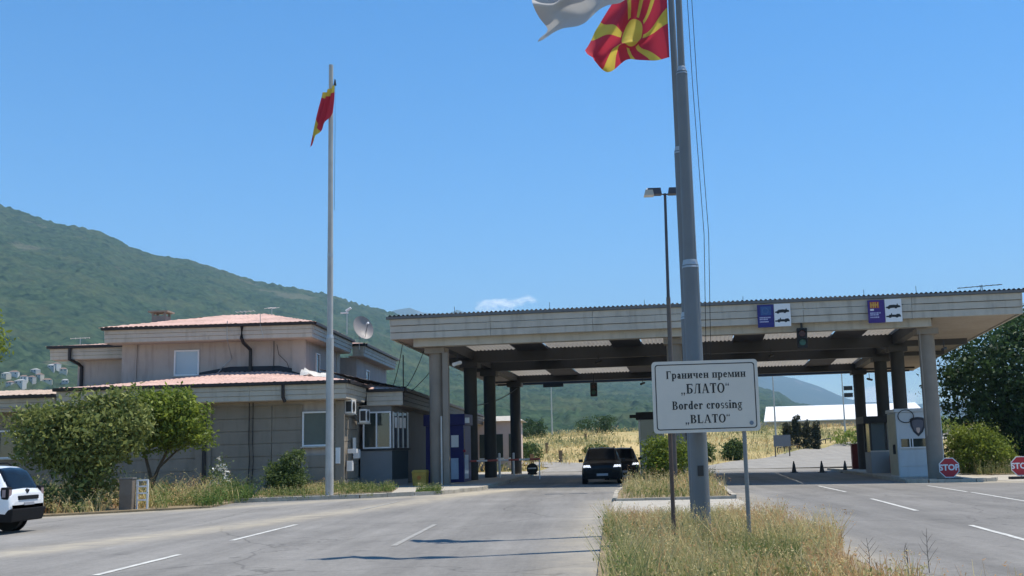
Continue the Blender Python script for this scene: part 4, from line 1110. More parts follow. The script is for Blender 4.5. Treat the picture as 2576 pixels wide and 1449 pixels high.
MB().box(-0.24, 0.24, -0.315, -0.302, 0.15, 1.5).build('door', mat('maroon_door', (0.14, 0.02, 0.018), 0.6), rb)

# --- blue kiosk by the left columns
KB = mat('kiosk_navy', (0.009, 0.009, 0.10), 0.5, 0.1, 1.0)
ki = thing('blue_kiosk', 'navy blue kiosk with pale panels behind the front left column', 'kiosk', (-8.2, 56.4, 0.21), YAW)
MB().box(0.1, 2.05, 0.1, 1.9, 0, 2.85).build('cabin', KB, ki)
MB().box(0, 2.15, 0, 2.0, 2.852, 3.42).build('roof_band', KB, ki, bevel=0.04)
MB().box(1.42, 1.80, 0.085, 0.098, 1.75, 2.35).build('notice', WHITEM, ki)
MB().box(1.40, 1.78, 0.075, 0.098, 0.15, 1.20).build('front_panel', mat('pale_blue_panel', (0.36, 0.46, 0.58), 0.5), ki)
MB().box(2.052, 2.065, 0.3, 1.2, 0.15, 1.35).build('side_panel', MATS['pale_blue_panel'], ki)
MB().box(2.052, 2.07, 0.2, 0.34, 1.2, 2.65).build('strip', COLM, ki)
MB().cyl((2.1, 0.15, 1.55), (2.1, 0.05, 1.55), 0.07, n=12).build('button', mat('button_red', (0.25, 0.02, 0.04), 0.4), ki)
MB().box(2.152, 2.35, 0.05, 0.2, 2.95, 3.22).build('lamp', WHITEM, ki)
yb = thing('yellow_bin', 'small worn yellow grit bin at the foot of the front left column', 'bin', (-7.75, 52.3, 0.21), YAW)
YEL = mat('faded_yellow', (0.42, 0.27, 0.05), 0.7, 0.25, 4.0)
MB().hexa([(-0.30, -0.25, 0), (0.30, -0.25, 0), (0.30, 0.25, 0), (-0.30, 0.25, 0), (-0.34, -0.28, 0.60), (0.34, -0.28, 0.60), (0.34, 0.28, 0.60), (-0.34, 0.28, 0.60)]).build('tub', YEL, yb)
MB().hexa([(-0.36, -0.30, 0.602), (0.36, -0.30, 0.602), (0.36, 0.30, 0.602), (-0.36, 0.30, 0.602), (-0.30, -0.2, 0.72), (0.30, -0.2, 0.72), (0.30, 0.25, 0.72), (-0.30, 0.25, 0.72)]).build('lid', YEL, yb)
MB().cyl((0.0, -0.27, 0.36), (0.0, -0.285, 0.36), 0.10, n=14).build('badge', mat('orange_badge', (0.5, 0.16, 0.03), 0.6), yb)

# --- booth in the median, mostly behind the bush
mbt = thing('lane_booth', 'pale narrow lane booth with a dark roof, behind the median bush', 'booth', (3.3, 67.5, gz(3.5) + 0.1), YAW)
MB().box(0, 1.5, 0, 2.4, 0, 2.1).build('lower_wall', BOOTHW, mbt)
MB().box(0.05, 1.45, 0.05, 2.35, 2.102, 3.3).build('glazing', glass_mat('green_grey_glass', (0.16, 0.20, 0.19), 0.15), mbt)
MB().box(-0.02, 0.08, -0.02, 0.08, 2.103, 3.3).build('post', PVC, mbt)
MB().box(1.42, 1.52, -0.02, 0.08, 2.103, 3.3).build('post', PVC, mbt)
MB().box(-0.15, 1.65, -0.2, 2.6, 3.302, 3.75).build('roof', BLACK, mbt)
MB().box(-0.55, -0.1, 0.1, 0.3, 3.42, 3.62).build('floodlight', BLACK, mbt)

# --- barrier arm and its drum
RW = mat('barrier_white', (0.66, 0.64, 0.62), 0.5, 0.1, 3); RR = mat('barrier_red', (0.36, 0.08, 0.06), 0.5, 0.1, 3)
bar = thing('barrier_arm', 'thin red and white barrier pole in front of the left columns', 'barrier', (-6.75, 57.9, 0.2), 0)
for k in range(8):
    MB().cyl((k * 0.55, 0.02 * k * 0.55, 1.02 + 0.002 * k), (k * 0.55 + 0.549, 0.02 * (k + 1) * 0.55, 1.022 + 0.002 * k), 0.05, n=10).build('segment', RW if k % 2 == 0 else RR, bar)
MB().box(-0.32, -0.02, -0.2, 0.2, 0, 1.15).build('drive_box', DARKM, bar, bevel=0.02)
MB().tube([(4.35, 0.09, 1.0), (4.35, 0.09, 0.0)], 0.03, 8).build('rest', WHITEM, bar)
dr = thing('counterweight_drum', 'black round barrier counterweight with a white stripe, left lane edge', 'barrier', (-3.45, 72.0, 0.17), 0)
MB().cyl((0, -0.22, 0.36), (0, 0.22, 0.36), 0.36, n=20).build('drum', BLACK, dr, smooth=True)
MB().box(-0.26, 0.26, -0.23, -0.222, 0.36, 0.44).build('stripe', WHITEM, dr)
MB().box(-0.3, 0.3, -0.25, 0.25, 0.0, 0.1).build('foot', BLACK, dr)
for x_, y_, lab in ((-4.9, 63.5, 'short white bollard at the second left column'), (-4.55, 70.5, 'short white bollard beside the rear left column')):
    t = thing('white_bollard', lab, 'bollard', (x_, y_, 0.2)); MB().cyl((0, 0, 0), (0, 0, 1.35), 0.07, n=12).build('post', WHITEM, t)
    MB().cyl((0, 0, 1.35), (0, 0, 1.40), 0.085, 0.03, n=12).build('cap', WHITEM, t)

# --- traffic cones (dark grey bodies)
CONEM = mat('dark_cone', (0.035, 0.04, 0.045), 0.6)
for k, (x_, y_, lab) in enumerate(((13.2, 70.8, 'dark traffic cone furthest left on the right carriageway'), (14.75, 69.8, 'dark traffic cone in the middle of the row of three'), (16.0, 68.9, 'dark traffic cone nearest the rear right column'))):
    t = thing('traffic_cone', lab, 'cone', (x_, y_, gz(x_)), 0.3 * k, 'traffic cones closing the right lane')
    MB().box(-0.21, 0.21, -0.21, 0.21, 0, 0.045).build('base', BLACK, t)
    MB().cyl((0, 0, 0.046), (0, 0, 0.72), 0.155, 0.035, n=14).build('body', CONEM, t, smooth=True)
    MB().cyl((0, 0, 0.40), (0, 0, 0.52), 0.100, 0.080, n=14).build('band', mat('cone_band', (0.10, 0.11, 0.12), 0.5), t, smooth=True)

# --- stop signs on low rubber feet
def font_mesh(text, size, name, mt, parent, loc, rot=(math.pi / 2, 0, 0), bold=0.0, align='CENTER'):
    cu = bpy.data.curves.new(name, 'FONT'); cu.body = text; cu.size = size; cu.align_x = align; cu.align_y = 'CENTER'; cu.offset = bold; cu.extrude = 0.003; cu.resolution_u = 3
    o = bpy.data.objects.new(name, cu); COL.objects.link(o)
    me = bpy.data.meshes.new_from_object(o.evaluated_get(bpy.context.evaluated_depsgraph_get()))
    bpy.data.objects.remove(o); bpy.data.curves.remove(cu)
    me.materials.clear(); me.materials.append(mt)
    r = link(bpy.data.objects.new(name, me), parent); r.location = loc; r.rotation_euler = rot
    return r
STOPR = mat('stop_red', (0.42, 0.022, 0.035), 0.45, 0.1, 2.0)
def stop_sign(loc, label, rot, d=0.92):
    t = thing('stop_sign', label, 'stop sign', loc, rot, 'stop signs on rubber feet')
    f = 1 / math.cos(math.pi / 8)
    zc = 0.16 + d / 2
    def octo(r, y0, y1): return MB().prism([(r * f * math.cos(math.pi / 8 + k * math.pi / 4), y0, zc + r * f * math.sin(math.pi / 8 + k * math.pi / 4)) for k in range(8)], (0, y1 - y0, 0))
    p = octo(d / 2, 0, 0.02).build('plate', WHITEM, t)
    octo(d / 2 - 0.035, -0.004, -0.0005).build('field', STOPR, p)
    font_mesh('STOP', 0.36, 'lettering', SIGNW, p, (0, -0.008, zc), bold=0.012)
    MB().box(-0.52, 0.52, -0.26, 0.30, 0, 0.13).build('foot', BLACK, t, bevel=0.03)
    MB().box(-0.03, 0.03, 0.022, 0.06, 0.1, zc + 0.2).build('post', METALG, t)
stop_sign((16.0, 49.2, gz(16) - 0.0), 'red stop sign leaning in the shade at the foot of the front right column', YAW, 0.86)
stop_sign((19.55, 50.2, gz(19.5)), 'red stop sign on a black rubber foot in the sun at the right edge', YAW, 0.86)

# ------------------------------------------------------------------ the border sign
sg = thing('border_sign', 'large white border crossing sign on two posts in the weeds of the median', 'sign', (1.98, 17.95, gz(2)), R(-1.0))
SW, SZ0, SZ1 = 1.72, 1.86, 3.02
SIGNB = mat('sign_grey_white', (0.62, 0.58, 0.51), 0.5, 0.05, 1.2, stain=0.10, stain_col=(0.4, 0.39, 0.36))
def rrect(w, h, r, cx, cz, n=5):
    out = []
    for sx, sz, a0 in ((1, -1, -90), (1, 1, 0), (-1, 1, 90), (-1, -1, 180)):
        for k in range(n + 1):
            a = R(a0 + 90 * k / n); out.append((cx + sx * (w / 2 - r) + r * math.cos(a), cz + sz * (h / 2 - r) + r * math.sin(a)))
    return out
zc = (SZ0 + SZ1) / 2; SH = SZ1 - SZ0
plate = MB().prism([(a, -0.02, b_) for a, b_ in rrect(SW, SH, 0.06, 0, zc)], (0, 0.025, 0)).build('plate', SIGNB, sg)
outer = rrect(SW - 0.10, SH - 0.10, 0.05, 0, zc); inner = rrect(SW - 0.13, SH - 0.13, 0.04, 0, zc)
n = len(outer); mb = MB(); mb.add([(a, -0.0235, b_) for a, b_ in outer] + [(a, -0.0235, b_) for a, b_ in inner], [(i, (i + 1) % n, n + (i + 1) % n, n + i) for i in range(n)])
mb.build('border_line', INK, plate)
mb = MB(); mb.cyl((0.72, -0.021, SZ0 + 0.13), (0.72, -0.025, SZ0 + 0.13), 0.035, n=12); mb.build('maker_mark', mat('mark_blue_grey', (0.16, 0.20, 0.25), 0.5), plate)
POSTB = mat('rusty_post', (0.10, 0.07, 0.055), 0.7, 0.25, 5.0); POSTG = mat('grey_post', (0.20, 0.21, 0.21), 0.6, 0.2, 5.0)
MB().cyl((-0.60, 0.035, -0.3), (-0.60, 0.035, SZ1 - 0.1), 0.034, n=12).build('post', POSTB, sg, smooth=True)
MB().cyl((0.60, 0.035, -0.3), (0.60, 0.035, SZ1 - 0.1), 0.034, n=12).build('post', POSTG, sg, smooth=True)
for zz in (SZ0 + 0.22, SZ1 - 0.22): MB().box(-0.78, 0.78, 0.006, 0.03, zz - 0.02, zz + 0.02).build('rail', METALG, sg)

# bold serif letters drawn with thick stems, thin bars and small serifs (unit: cap height 1)
ST, TH_ = 0.195, 0.09
class Glyph:
    def __init__(s): s.polys = []
    def rect(s, x0, x1, z0, z1): s.polys.append([(x0, z0), (x1, z0), (x1, z1), (x0, z1)])
    def stem(s, x, z0, z1, serif='bt', w=ST):
        s.rect(x, x + w, z0, z1)
        e = 0.075
        if 'b' in serif: s.rect(x - e, x + w + e, z0, z0 + 0.05)
        if 't' in serif: s.rect(x - e, x + w + e, z1 - 0.05, z1)
        if 'l' in serif: s.rect(x - e, x + 0.01, z1 - 0.05, z1)
    def bar(s, x0, x1, z, t_=TH_): s.rect(x0, x1, z - t_ / 2, z + t_ / 2)
    def line(s, a, b_, w):
        s.polys.append([(a[0], a[1]), (a[0] + w, a[1]), (b_[0] + w, b_[1]), (b_[0], b_[1])])
    def ring(s, cx, cz, rx, rz, a0=0, a1=360, tx=ST, tz=TH_, n=24):
        P = []
        m_ = max(4, int(n * abs(a1 - a0) / 360))
        for k in range(m_):
            q = []
            for a in (a0 + (a1 - a0) * k / m_, a0 + (a1 - a0) * (k + 1) / m_):
                c, s_ = math.cos(R(a)), math.sin(R(a)); q.append(((cx + rx * c, cz + rz * s_), (cx + (rx - tx) * c, cz + (rz - tz) * s_)))
            s.polys.append([q[0][0], q[1][0], q[1][1], q[0][1]])
X = 0.68   # lower-case height
def glyph(ch):
    g = Glyph(); wd = 0.6
    if ch == 'Г': g.stem(0.08, 0, 1); g.bar(0.2, 0.66, 0.965); g.rect(0.60, 0.66, 0.72, 0.93); wd = 0.72
    elif ch in 'рp': g.stem(0.06, -0.30, X, 'bl'); g.ring(0.36, X / 2, 0.27, X / 2, -135, 135); wd = 0.68
    elif ch in 'аa': g.stem(0.30, 0, 0.46, ''); g.ring(0.26, 0.45, 0.205, 0.23, 0, 170); g.ring(0.25, 0.20, 0.20, 0.20, 40, 320); g.rect(0.45, 0.55, 0, 0.05); wd = 0.58
    elif ch == 'н': g.stem(0.07, 0, X); g.stem(0.45, 0, X); g.bar(0.2, 0.5, X / 2); wd = 0.74
    elif ch == 'и': g.stem(0.07, 0, X); g.stem(0.45, 0, X); g.line((0.17, 0.05), (0.43, X - 0.08), 0.09); wd = 0.74
    elif ch == 'ч': g.stem(0.43, 0, X); g.stem(0.07, 0.34, X, 't'); g.ring(0.30, 0.40, 0.23, 0.16, 180, 300); wd = 0.72
    elif ch in 'еe': g.ring(0.29, X / 2, 0.26, X / 2, 0, 325); g.bar(0.12, 0.52, 0.38, 0.06); wd = 0.60
    elif ch == 'п': g.stem(0.07, 0, X); g.stem(0.45, 0, X); g.bar(0.2, 0.5, X - 0.035); wd = 0.74
    elif ch == 'м': g.stem(0.06, 0, X, 'bt', 0.07); g.stem(0.62, 0, X); g.line((0.36, 0.02), (0.10, X), 0.16); g.line((0.37, 0.02), (0.64, X), 0.06); wd = 0.88
    elif ch == 'Б': g.stem(0.08, 0, 1); g.bar(0.2, 0.68, 0.965); g.rect(0.62, 0.68, 0.76, 0.93); g.ring(0.38, 0.29, 0.32, 0.29, -90, 90); g.bar(0.2, 0.40, 0.545, 0.06); g.bar(0.2, 0.40, 0.035); wd = 0.76
    elif ch == 'Л': g.stem(0.52, 0, 1); g.bar(0.26, 0.6, 0.965); g.line((0.14, 0.05), (0.26, 0.95), 0.07); g.rect(0.0, 0.22, 0.0, 0.06); wd = 0.82
    elif ch in 'АA': g.line((0.10, 0), (0.36, 1), 0.07); g.line((0.60, 0), (0.33, 1), 0.18); g.bar(0.20, 0.60, 0.32, 0.06); g.rect(0.0, 0.26, 0, 0.05); g.rect(0.50, 0.86, 0, 0.05); wd = 0.86
    elif ch in 'ТT': g.stem(0.28, 0, 1, 'b'); g.bar(0.03, 0.70, 0.965); g.rect(0.03, 0.09, 0.72, 0.93); g.rect(0.64, 0.70, 0.72, 0.93); wd = 0.74
    elif ch in 'ОO': g.ring(0.42, 0.5, 0.39, 0.52, tx=0.18); wd = 0.84
    elif ch == 'B': g.stem(0.08, 0, 1); g.ring(0.38, 0.27, 0.32, 0.27, -90, 90); g.ring(0.36, 0.76, 0.27, 0.24, -90, 90); g.bar(0.2, 0.4, 0.53, 0.06); g.bar(0.2, 0.4, 0.03, 0.06); g.bar(0.2, 0.38, 0.97, 0.06); wd = 0.76
    elif ch == 'L': g.stem(0.08, 0, 1); g.bar(0.2, 0.66, 0.035); g.rect(0.60, 0.66, 0.07, 0.28); wd = 0.72
    elif ch == 'o': g.ring(0.30, X / 2, 0.27, X / 2 + 0.01); wd = 0.62
    elif ch == 'r': g.stem(0.06, 0, X, 'bl'); g.ring(0.36, X - 0.20, 0.16, 0.20, 60, 170, 0.12); g.rect(0.36, 0.50, X - 0.20, X - 0.06); wd = 0.50
    elif ch == 'd': g.stem(0.38, 0, 1.0, 'l'); g.ring(0.31, X / 2, 0.26, X / 2, 45, 315); g.rect(0.5, 0.6, 0, 0.05); wd = 0.66
    elif ch == 'c': g.ring(0.29, X / 2, 0.26, X / 2, 40, 320); g.rect(0.38, 0.50, X - 0.26, X - 0.12); wd = 0.54
    elif ch == 's': g.ring(0.25, X - 0.19, 0.20, 0.20, 30, 270, 0.12, 0.09); g.ring(0.25, 0.19, 0.20, 0.20, -150, 90, 0.12, 0.09); wd = 0.48
    elif ch == 'i': g.stem(0.07, 0, X, 'bl'); g.rect(0.07, 0.07 + ST, 0.82, 0.97); wd = 0.34
    elif ch == 'n': g.stem(0.06, 0, X, 'bl'); g.stem(0.42, 0, 0.5, 'b'); g.ring(0.36, 0.44, 0.225, 0.25, 0, 165); wd = 0.70
    elif ch == 'g': g.ring(0.25, 0.46, 0.22, 0.23, tx=0.13); g.rect(0.36, 0.56, 0.60, 0.68); g.ring(0.27, -0.12, 0.26, 0.20, tx=0.09); g.rect(0.08, 0.40, 0.10, 0.20); wd = 0.58
    elif ch == '„':
        for dx in (0.05, 0.30): g.rect(dx, dx + 0.14, -0.04, 0.12); g.line((dx + 0.01, -0.2), (dx + 0.06, -0.02), 0.06)
        wd = 0.56
    elif ch == '“':
        for dx in (0.05, 0.28): g.rect(dx, dx + 0.13, 0.72, 0.86); g.line((dx + 0.02, 0.80), (dx + 0.06, 1.0), 0.06)
        wd = 0.5
    elif ch == ' ': wd = 0.36
    return g.polys, wd
def serif_text(text, cap, cx, zb, y, name, mt, parent, squeeze=1.0, target=None):
    polys = []; x = 0
    for c in text:
        ps, wd = glyph(c)
        polys += [[(x + a, b_) for a, b_ in p] for p in ps]; x += wd + 0.035
    sx = cap if target is None else target / x
    mb = MB()
    for k, p in enumerate(polys):
        yy = y - 0.00004 * (k % 9)
        mb.add([(cx + (a - x / 2) * sx, yy, zb + b_ * cap) for a, b_ in p], [tuple(range(len(p)))])
    return mb.build(name, mt, parent)
serif_text('Граничен премин', 0.125, 0.02, 2.735, -0.0235, 'lettering', INK, plate, target=1.30)
serif_text('„БЛАТО“', 0.155, 0.0, 2.49, -0.0235, 'lettering', INK, plate, target=0.80)
serif_text('Border crossing', 0.135, 0.02, 2.235, -0.0235, 'lettering', INK, plate, target=1.14)
serif_text('„BLATO“', 0.135, 0.02, 2.01, -0.0235, 'lettering', INK, plate, target=0.74)

# ------------------------------------------------------------------ flagpoles and flags
POLE = mat('grey_painted_pole', (0.135, 0.155, 0.17), 0.55, 0.12, 1.5, stain=0.25, stain_col=(0.12, 0.10, 0.09), spec=0.5)
POLEW = mat('white_painted_pole', (0.40, 0.405, 0.39), 0.5, 0.15, 2.0, stain=0.45, stain_col=(0.20, 0.12, 0.09))
def pole(name, label, loc, secs, mt, n=18):
    t = thing(name, label, 'flagpole', loc)
    for k, (z0, z1, r0, r1) in enumerate(secs):
        MB().cyl((0, 0, z0), (0, 0, z1), r0, r1, n).build('section', mt, t, smooth=True)
        if k < len(secs) - 1:
            MB().cyl((0, 0, z1 - 0.05), (0, 0, z1 + 0.09), r1 + 0.006, secs[k + 1][2] + 0.004, n).build('collar', METALG, t, smooth=True)
    return t
PA = (1.92, 18.85); PB = (2.05, 21.8)
pa = pole('flagpole', 'thick grey stepped flagpole directly behind the border sign, nearest of the pair', (PA[0], PA[1], gz(2)),
          [(-0.2, 4.75, 0.155, 0.142), (4.75, 8.25, 0.118, 0.098), (8.25, 12.6, 0.062, 0.05)], POLE)
MB().box(-0.05, 0.05, -0.175, -0.15, 1.15, 1.32).build('cleat', DARKM, pa)
pb = pole('flagpole', 'grey stepped flagpole carrying the red and yellow flag, behind the nearest pole', (2.16, PB[1], gz(2)),
          [(-0.2, 4.2, 0.150, 0.140), (4.2, 7.6, 0.118, 0.10), (7.6, 13.2, 0.075, 0.055)], POLE)
pb.rotation_euler.y = R(-0.5)
for dx, r_ in ((0.16, 0.006), (0.24, 0.006)):
    MB().tube([(dx - 0.05, -0.02, 12.4), (dx + 0.02, -0.02, 8), (dx + 0.10, -0.02, 5.3), (dx + 0.02, -0.02, 2.6)], r_, 5).build('halyard', DARKM, pa)
lp = pole('flagpole', 'tall slim white flagpole standing alone on the left pavement before the office', (-9.72, 42.3, 0.22),
          [(-0.1, 6.0, 0.155, 0.14), (6.0, 9.2, 0.115, 0.11), (9.2, 16.95, 0.105, 0.085)], POLEW)
MB().tube([(0.16, 0, 16.2), (0.17, 0, 14.5), (0.15, 0, 11.0)], 0.007, 5).build('halyard', DARKM, lp)
MB().cyl((0.16, 0, 16.1), (0.16, 0, 16.35), 0.06, 0.02, n=8).build('pulley', BLACK, lp)

# flag cloth: red field, yellow sun with eight widening rays, from the cloth's own uv
def flag_mat():
    m, nt, b = nodes_of('sun_flag_cloth')
    L = nt.links.new
    def mth(op, a, b_=None, c=None):
        n = nt.nodes.new('ShaderNodeMath'); n.operation = op
        for i, v in enumerate((a, b_, c)):
            if v is None: continue
            if isinstance(v, (int, float)): n.inputs[i].default_value = v
            else: L(v, n.inputs[i])
        return n.outputs[0]
    uv = nt.nodes.new('ShaderNodeUVMap'); sp = nt.nodes.new('ShaderNodeSeparateXYZ'); L(uv.outputs[0], sp.inputs[0])
    x = mth('MULTIPLY', mth('SUBTRACT', sp.outputs['X'], 0.5), 1.6); y = mth('SUBTRACT', sp.outputs['Y'], 0.5)
    r = mth('SQRT', mth('ADD', mth('MULTIPLY', x, x), mth('MULTIPLY', y, y)))
    ang = mth('ARCTAN2', y, x)
    f = mth('ABSOLUTE', mth('SUBTRACT', mth('FRACT', mth('ADD', mth('DIVIDE', ang, math.pi / 4), 0.5)), 0.5))   # 0 at a ray's axis
    ray = mth('MULTIPLY', mth('LESS_THAN', f, 0.15), mth('GREATER_THAN', r, 0.25))
    disc = mth('LESS_THAN', r, 0.22)
    k = mth('MAXIMUM', ray, disc)
    mx = nt.nodes.new('ShaderNodeMixRGB'); mx.inputs['Color1'].default_value = (0.50, 0.045, 0.075, 1); mx.inputs['Color2'].default_value = (0.62, 0.50, 0.09, 1)
    L(k, mx.inputs['Fac'])
    L(mx.outputs[0], b.inputs['Base Color']); b.inputs['Roughness'].default_value = 0.8; b.inputs['Specular IOR Level'].default_value = 0.15
    tr = nt.nodes.new('ShaderNodeBsdfTranslucent'); L(mx.outputs[0], tr.inputs['Color'])
    ms = nt.nodes.new('ShaderNodeMixShader'); ms.inputs[0].default_value = 0.4
    L(b.outputs[0], ms.inputs[1]); L(tr.outputs[0], ms.inputs[2]); L(ms.outputs[0], nt.nodes['Material Output'].inputs['Surface'])
    return m
FLAGM = flag_mat()
FLAGW = leaf_mat('white_flag_cloth', (0.46, 0.46, 0.46), (0.46, 0.46, 0.46), 0.3, 0.8)
def cloth(name, label, fn, mt, nu=90, nv=46, cat='flag', uvr=(0, 1, 0, 1)):
    u, v = np.meshgrid(np.linspace(0, 1, nu), np.linspace(0, 1, nv))
    P = fn(u, v)
    o = np_mesh(name, P.reshape(-1, 3), grid_faces(nv, nu), mt, smooth=True, uv=np.stack([uvr[0] + (uvr[1] - uvr[0]) * u.ravel(), uvr[2] + (uvr[3] - uvr[2]) * v.ravel()], 1))
    return tag(o, label, cat)
def red_flag(u, v):       # u: hoist -> fly, v: bottom -> top
    hoist_x, z0, z1 = PB[0] - 0.07, 9.58, 11.40
    w = 1 - v
    wid = np.interp(v, [0, 0.12, 0.25, 0.5, 0.75, 1.0], [1.52, 1.64, 1.70, 1.50, 1.18, 0.95])
    zb = z0 - 0.12 * u ** 1.5 - 0.02 * np.sin(u * 6.0)
    k_ = [0, 0.25, 0.5, 0.75, 1.0]
    h0, h5, h1 = np.interp(v, k_, [0, .45, .9, 1.35, 1.8]), np.interp(v, k_, [0, .24, .52, 1.02, 1.6]), np.interp(v, k_, [0, .46, .95, 1.40, 1.8])
    hv = np.where(u < 0.5, h0 + (h5 - h0) * np.sin(np.clip(u, 0, 0.5) * np.pi), h5 + (h1 - h5) * (1 - np.cos(np.clip(u - 0.5, 0, 0.5) * np.pi)))
    x = hoist_x - wid * u
    z = zb + hv
    y = PB[1] + 0.30 * np.sin(u * 9.5 - v * 3.4 + 0.4) * u ** 0.7 + 0.13 * np.sin(u * 17 + v * 7) * u + 0.20 * u
    y = y - 0.16 * np.exp(-((v - 0.05 - 0.55 * (1 - u)) / 0.05) ** 2) * np.sqrt(u)
    x = x + 0.04 * np.sin(u * 9.5 - v * 3.4 + 2.0) * u
    z = z + 0.045 * np.sin(u * 14 - v * 9) * u
    return np.stack([x, y, z], -1)
cloth('national_flag', 'red flag with yellow sun and rays blowing left from the tall grey flagpole', red_flag, FLAGM)
def white_flag(u, v):
    x = PA[0] - 0.05 - 2.52 * u + 0.22 * u * np.exp(-((v - 0.22) / 0.12) ** 2) - 0.12 * u * v
    zb = np.interp(u, [0, 0.2, 0.4, 0.65, 0.85, 1.0], [10.5, 10.0, 9.55, 9.18, 9.04, 9.0])
    z = zb + 1.45 * v * (1 - 0.25 * u) + 0.05 * np.sin(u * 16 + v * 5) * u
    y = PA[1] + 0.25 * np.sin(u * 8 + v * 2.5) * u ** 0.6 + 0.10 * np.sin(u * 21 - v * 6) * u - 0.35 * np.exp(-((v - 0.42 - 0.25 * (1 - u)) / 0.10) ** 2) * u
    return np.stack([x, y, z], -1)
cloth('white_flag', 'plain white flag blowing left, cut by the top edge above the red flag', white_flag, FLAGW)
def limp_flag(u, v):
    s = u
    fold = 0.10 * np.sin(s * 15 + v * 3) * (0.4 + 0.6 * s)
    x = -9.60 + 0.06 * v - s * (0.42 + 0.50 * (1 - v)) + fold * 0.35
    z = 0.22 + 14.95 + 1.10 * v - s * (0.35 + 1.05 * (1 - v) ** 0.8) 
    y = 42.3 - 0.17 + fold - 0.05 * s
    return np.stack([x, y, z], -1)
cloth('national_flag', 'small red and yellow flag hanging limp near the top of the slim white flagpole', limp_flag, FLAGM, 60, 30, uvr=(0.0, 0.36, 0.12, 0.50))

# --- lamp post with two floodlights
lamp = thing('lamp_post', 'thin dark lamp post with twin floodlights rising in front of the canopy', 'lamp post', (3.48, 43.6, gz(3.5)))
LPM = mat('lamp_post_paint', (0.05, 0.052, 0.065), 0.5, 0.2, 3.0)
MB().cyl((0, 0, -0.1), (0.02, 0, 7.6), 0.095, 0.085, 12).build('lower_shaft', mat('lamp_post_rust', (0.10, 0.085, 0.075), 0.6, 0.2, 3.0), lamp, smooth=True)
MB().cyl((0.02, 0, 7.6), (0.06, 0, 11.85), 0.065, 0.055, 12).build('upper_shaft', LPM, lamp, smooth=True)
MB().tube([(-0.35, 0, 11.88), (0.06, 0, 11.80), (0.45, 0, 11.88)], 0.03, 8).build('cross_arm', LPM, lamp)
for s_, lab in ((-1, 'left'), (1, 'right')):
    cx_ = -0.38 if s_ < 0 else 0.48
    hd = MB().hexa([(cx_ - 0.30, -0.2, 11.80), (cx_ + 0.30, -0.2, 11.80), (cx_ + 0.30, 0.2, 11.80), (cx_ - 0.30, 0.2, 11.80), (cx_ - 0.26, -0.17, 12.06), (cx_ + 0.26, -0.17, 12.06), (cx_ + 0.26, 0.17, 12.06), (cx_ - 0.26, 0.17, 12.06)]).build('floodlight', LPM, lamp)
    if s_ < 0:
        MB().cyl((cx_ - 0.30, 0, 11.93), (cx_ - 0.05, 0, 11.93), 0.16, 0.16, 14).build('reflector', METALG, hd)
        MB().hexa([(cx_ - 0.42, -0.22, 11.76), (cx_ - 0.02, -0.22, 11.76), (cx_ - 0.02, 0.22, 11.76), (cx_ - 0.42, 0.22, 11.76), (cx_ - 0.36, -0.205, 11.98), (cx_ - 0.06, -0.205, 11.98), (cx_ - 0.06, 0.205, 11.98), (cx_ - 0.36, 0.205, 11.98)]).build('lens', mat('lamp_lens', (0.40, 0.39, 0.34), 0.25), hd)

# --- concrete marker post and white rack in the left weeds
mp_ = thing('concrete_post', 'stubby dark concrete post in the weeds before the office', 'post', (-14.95, 36.4, 0.1))
MB().box(-0.21, 0.21, -0.15, 0.15, -0.1, 1.02).build('shaft', mat('old_concrete', (0.17, 0.14, 0.11), 0.95, 0.2, 3.0, bump=0.5), mp_, bevel=0.02)
MB().box(-0.23, 0.23, -0.17, 0.17, 1.021, 1.06).build('cap', PLINTH, mp_)
rk = thing('white_rack', 'small white metal rack beside the concrete post in the weeds', 'rack', (-14.52, 36.55, 0.1))
fm = MB()
for s_ in (-0.17, 0.17): MB().box(s_ - 0.025, s_ + 0.025, -0.03, 0.03, -0.1, 0.98).build('leg', WHITEM, rk)
for zz in (0.30, 0.52, 0.74, 0.94): MB().box(-0.143, 0.143, -0.02, 0.02, zz, zz + 0.05).build('rail', WHITEM, rk)

# --- slack cables from the office to the canopy
def cable(label, a, b_, sag, r=0.02):
    pts = []
    for k in range(17):
        f = k / 16; pts.append((a[0] + (b_[0] - a[0]) * f, a[1] + (b_[1] - a[1]) * f, a[2] + (b_[2] - a[2]) * f - sag * 4 * f * (1 - f)))
    o = MB().tube(pts, r, 5).build('overhead_cable', BLACK); tag(o, label, 'cable', 'cables between office and canopy')
cable('black cable hanging nearest the office between its eave and the canopy', (-9.4, 54.0, 4.8), (-8.75, 53.5, 7.0), 0.3, 0.018)
cable('black cable slung in the middle between office eave and canopy corner', (-8.9, 54.2, 4.7), (-7.6, 53.0, 6.7), 0.25, 0.018)
cable('black cable running lowest from the office eave to the front left column', (-8.7, 54.5, 4.6), (-6.9, 52.9, 6.1), 0.12, 0.018)
cable('black cable strung low between the left canopy columns', (-6.3, 60.5, 4.2), (-4.4, 75.0, 6.0), 0.3, 0.03)
st = thing('rooftop_mast', 'short black mast on the low office roof under the cables', 'antenna', (-9.05, 55.5, 4.75)); MB().tube([(0, 0, 0), (0, 0, 1.9)], 0.03, 6).build('mast', DARKM, st); MB().box(-0.12, 0.12, -0.1, 0.1, 0.05, 0.3).build('base', BLACK, st)
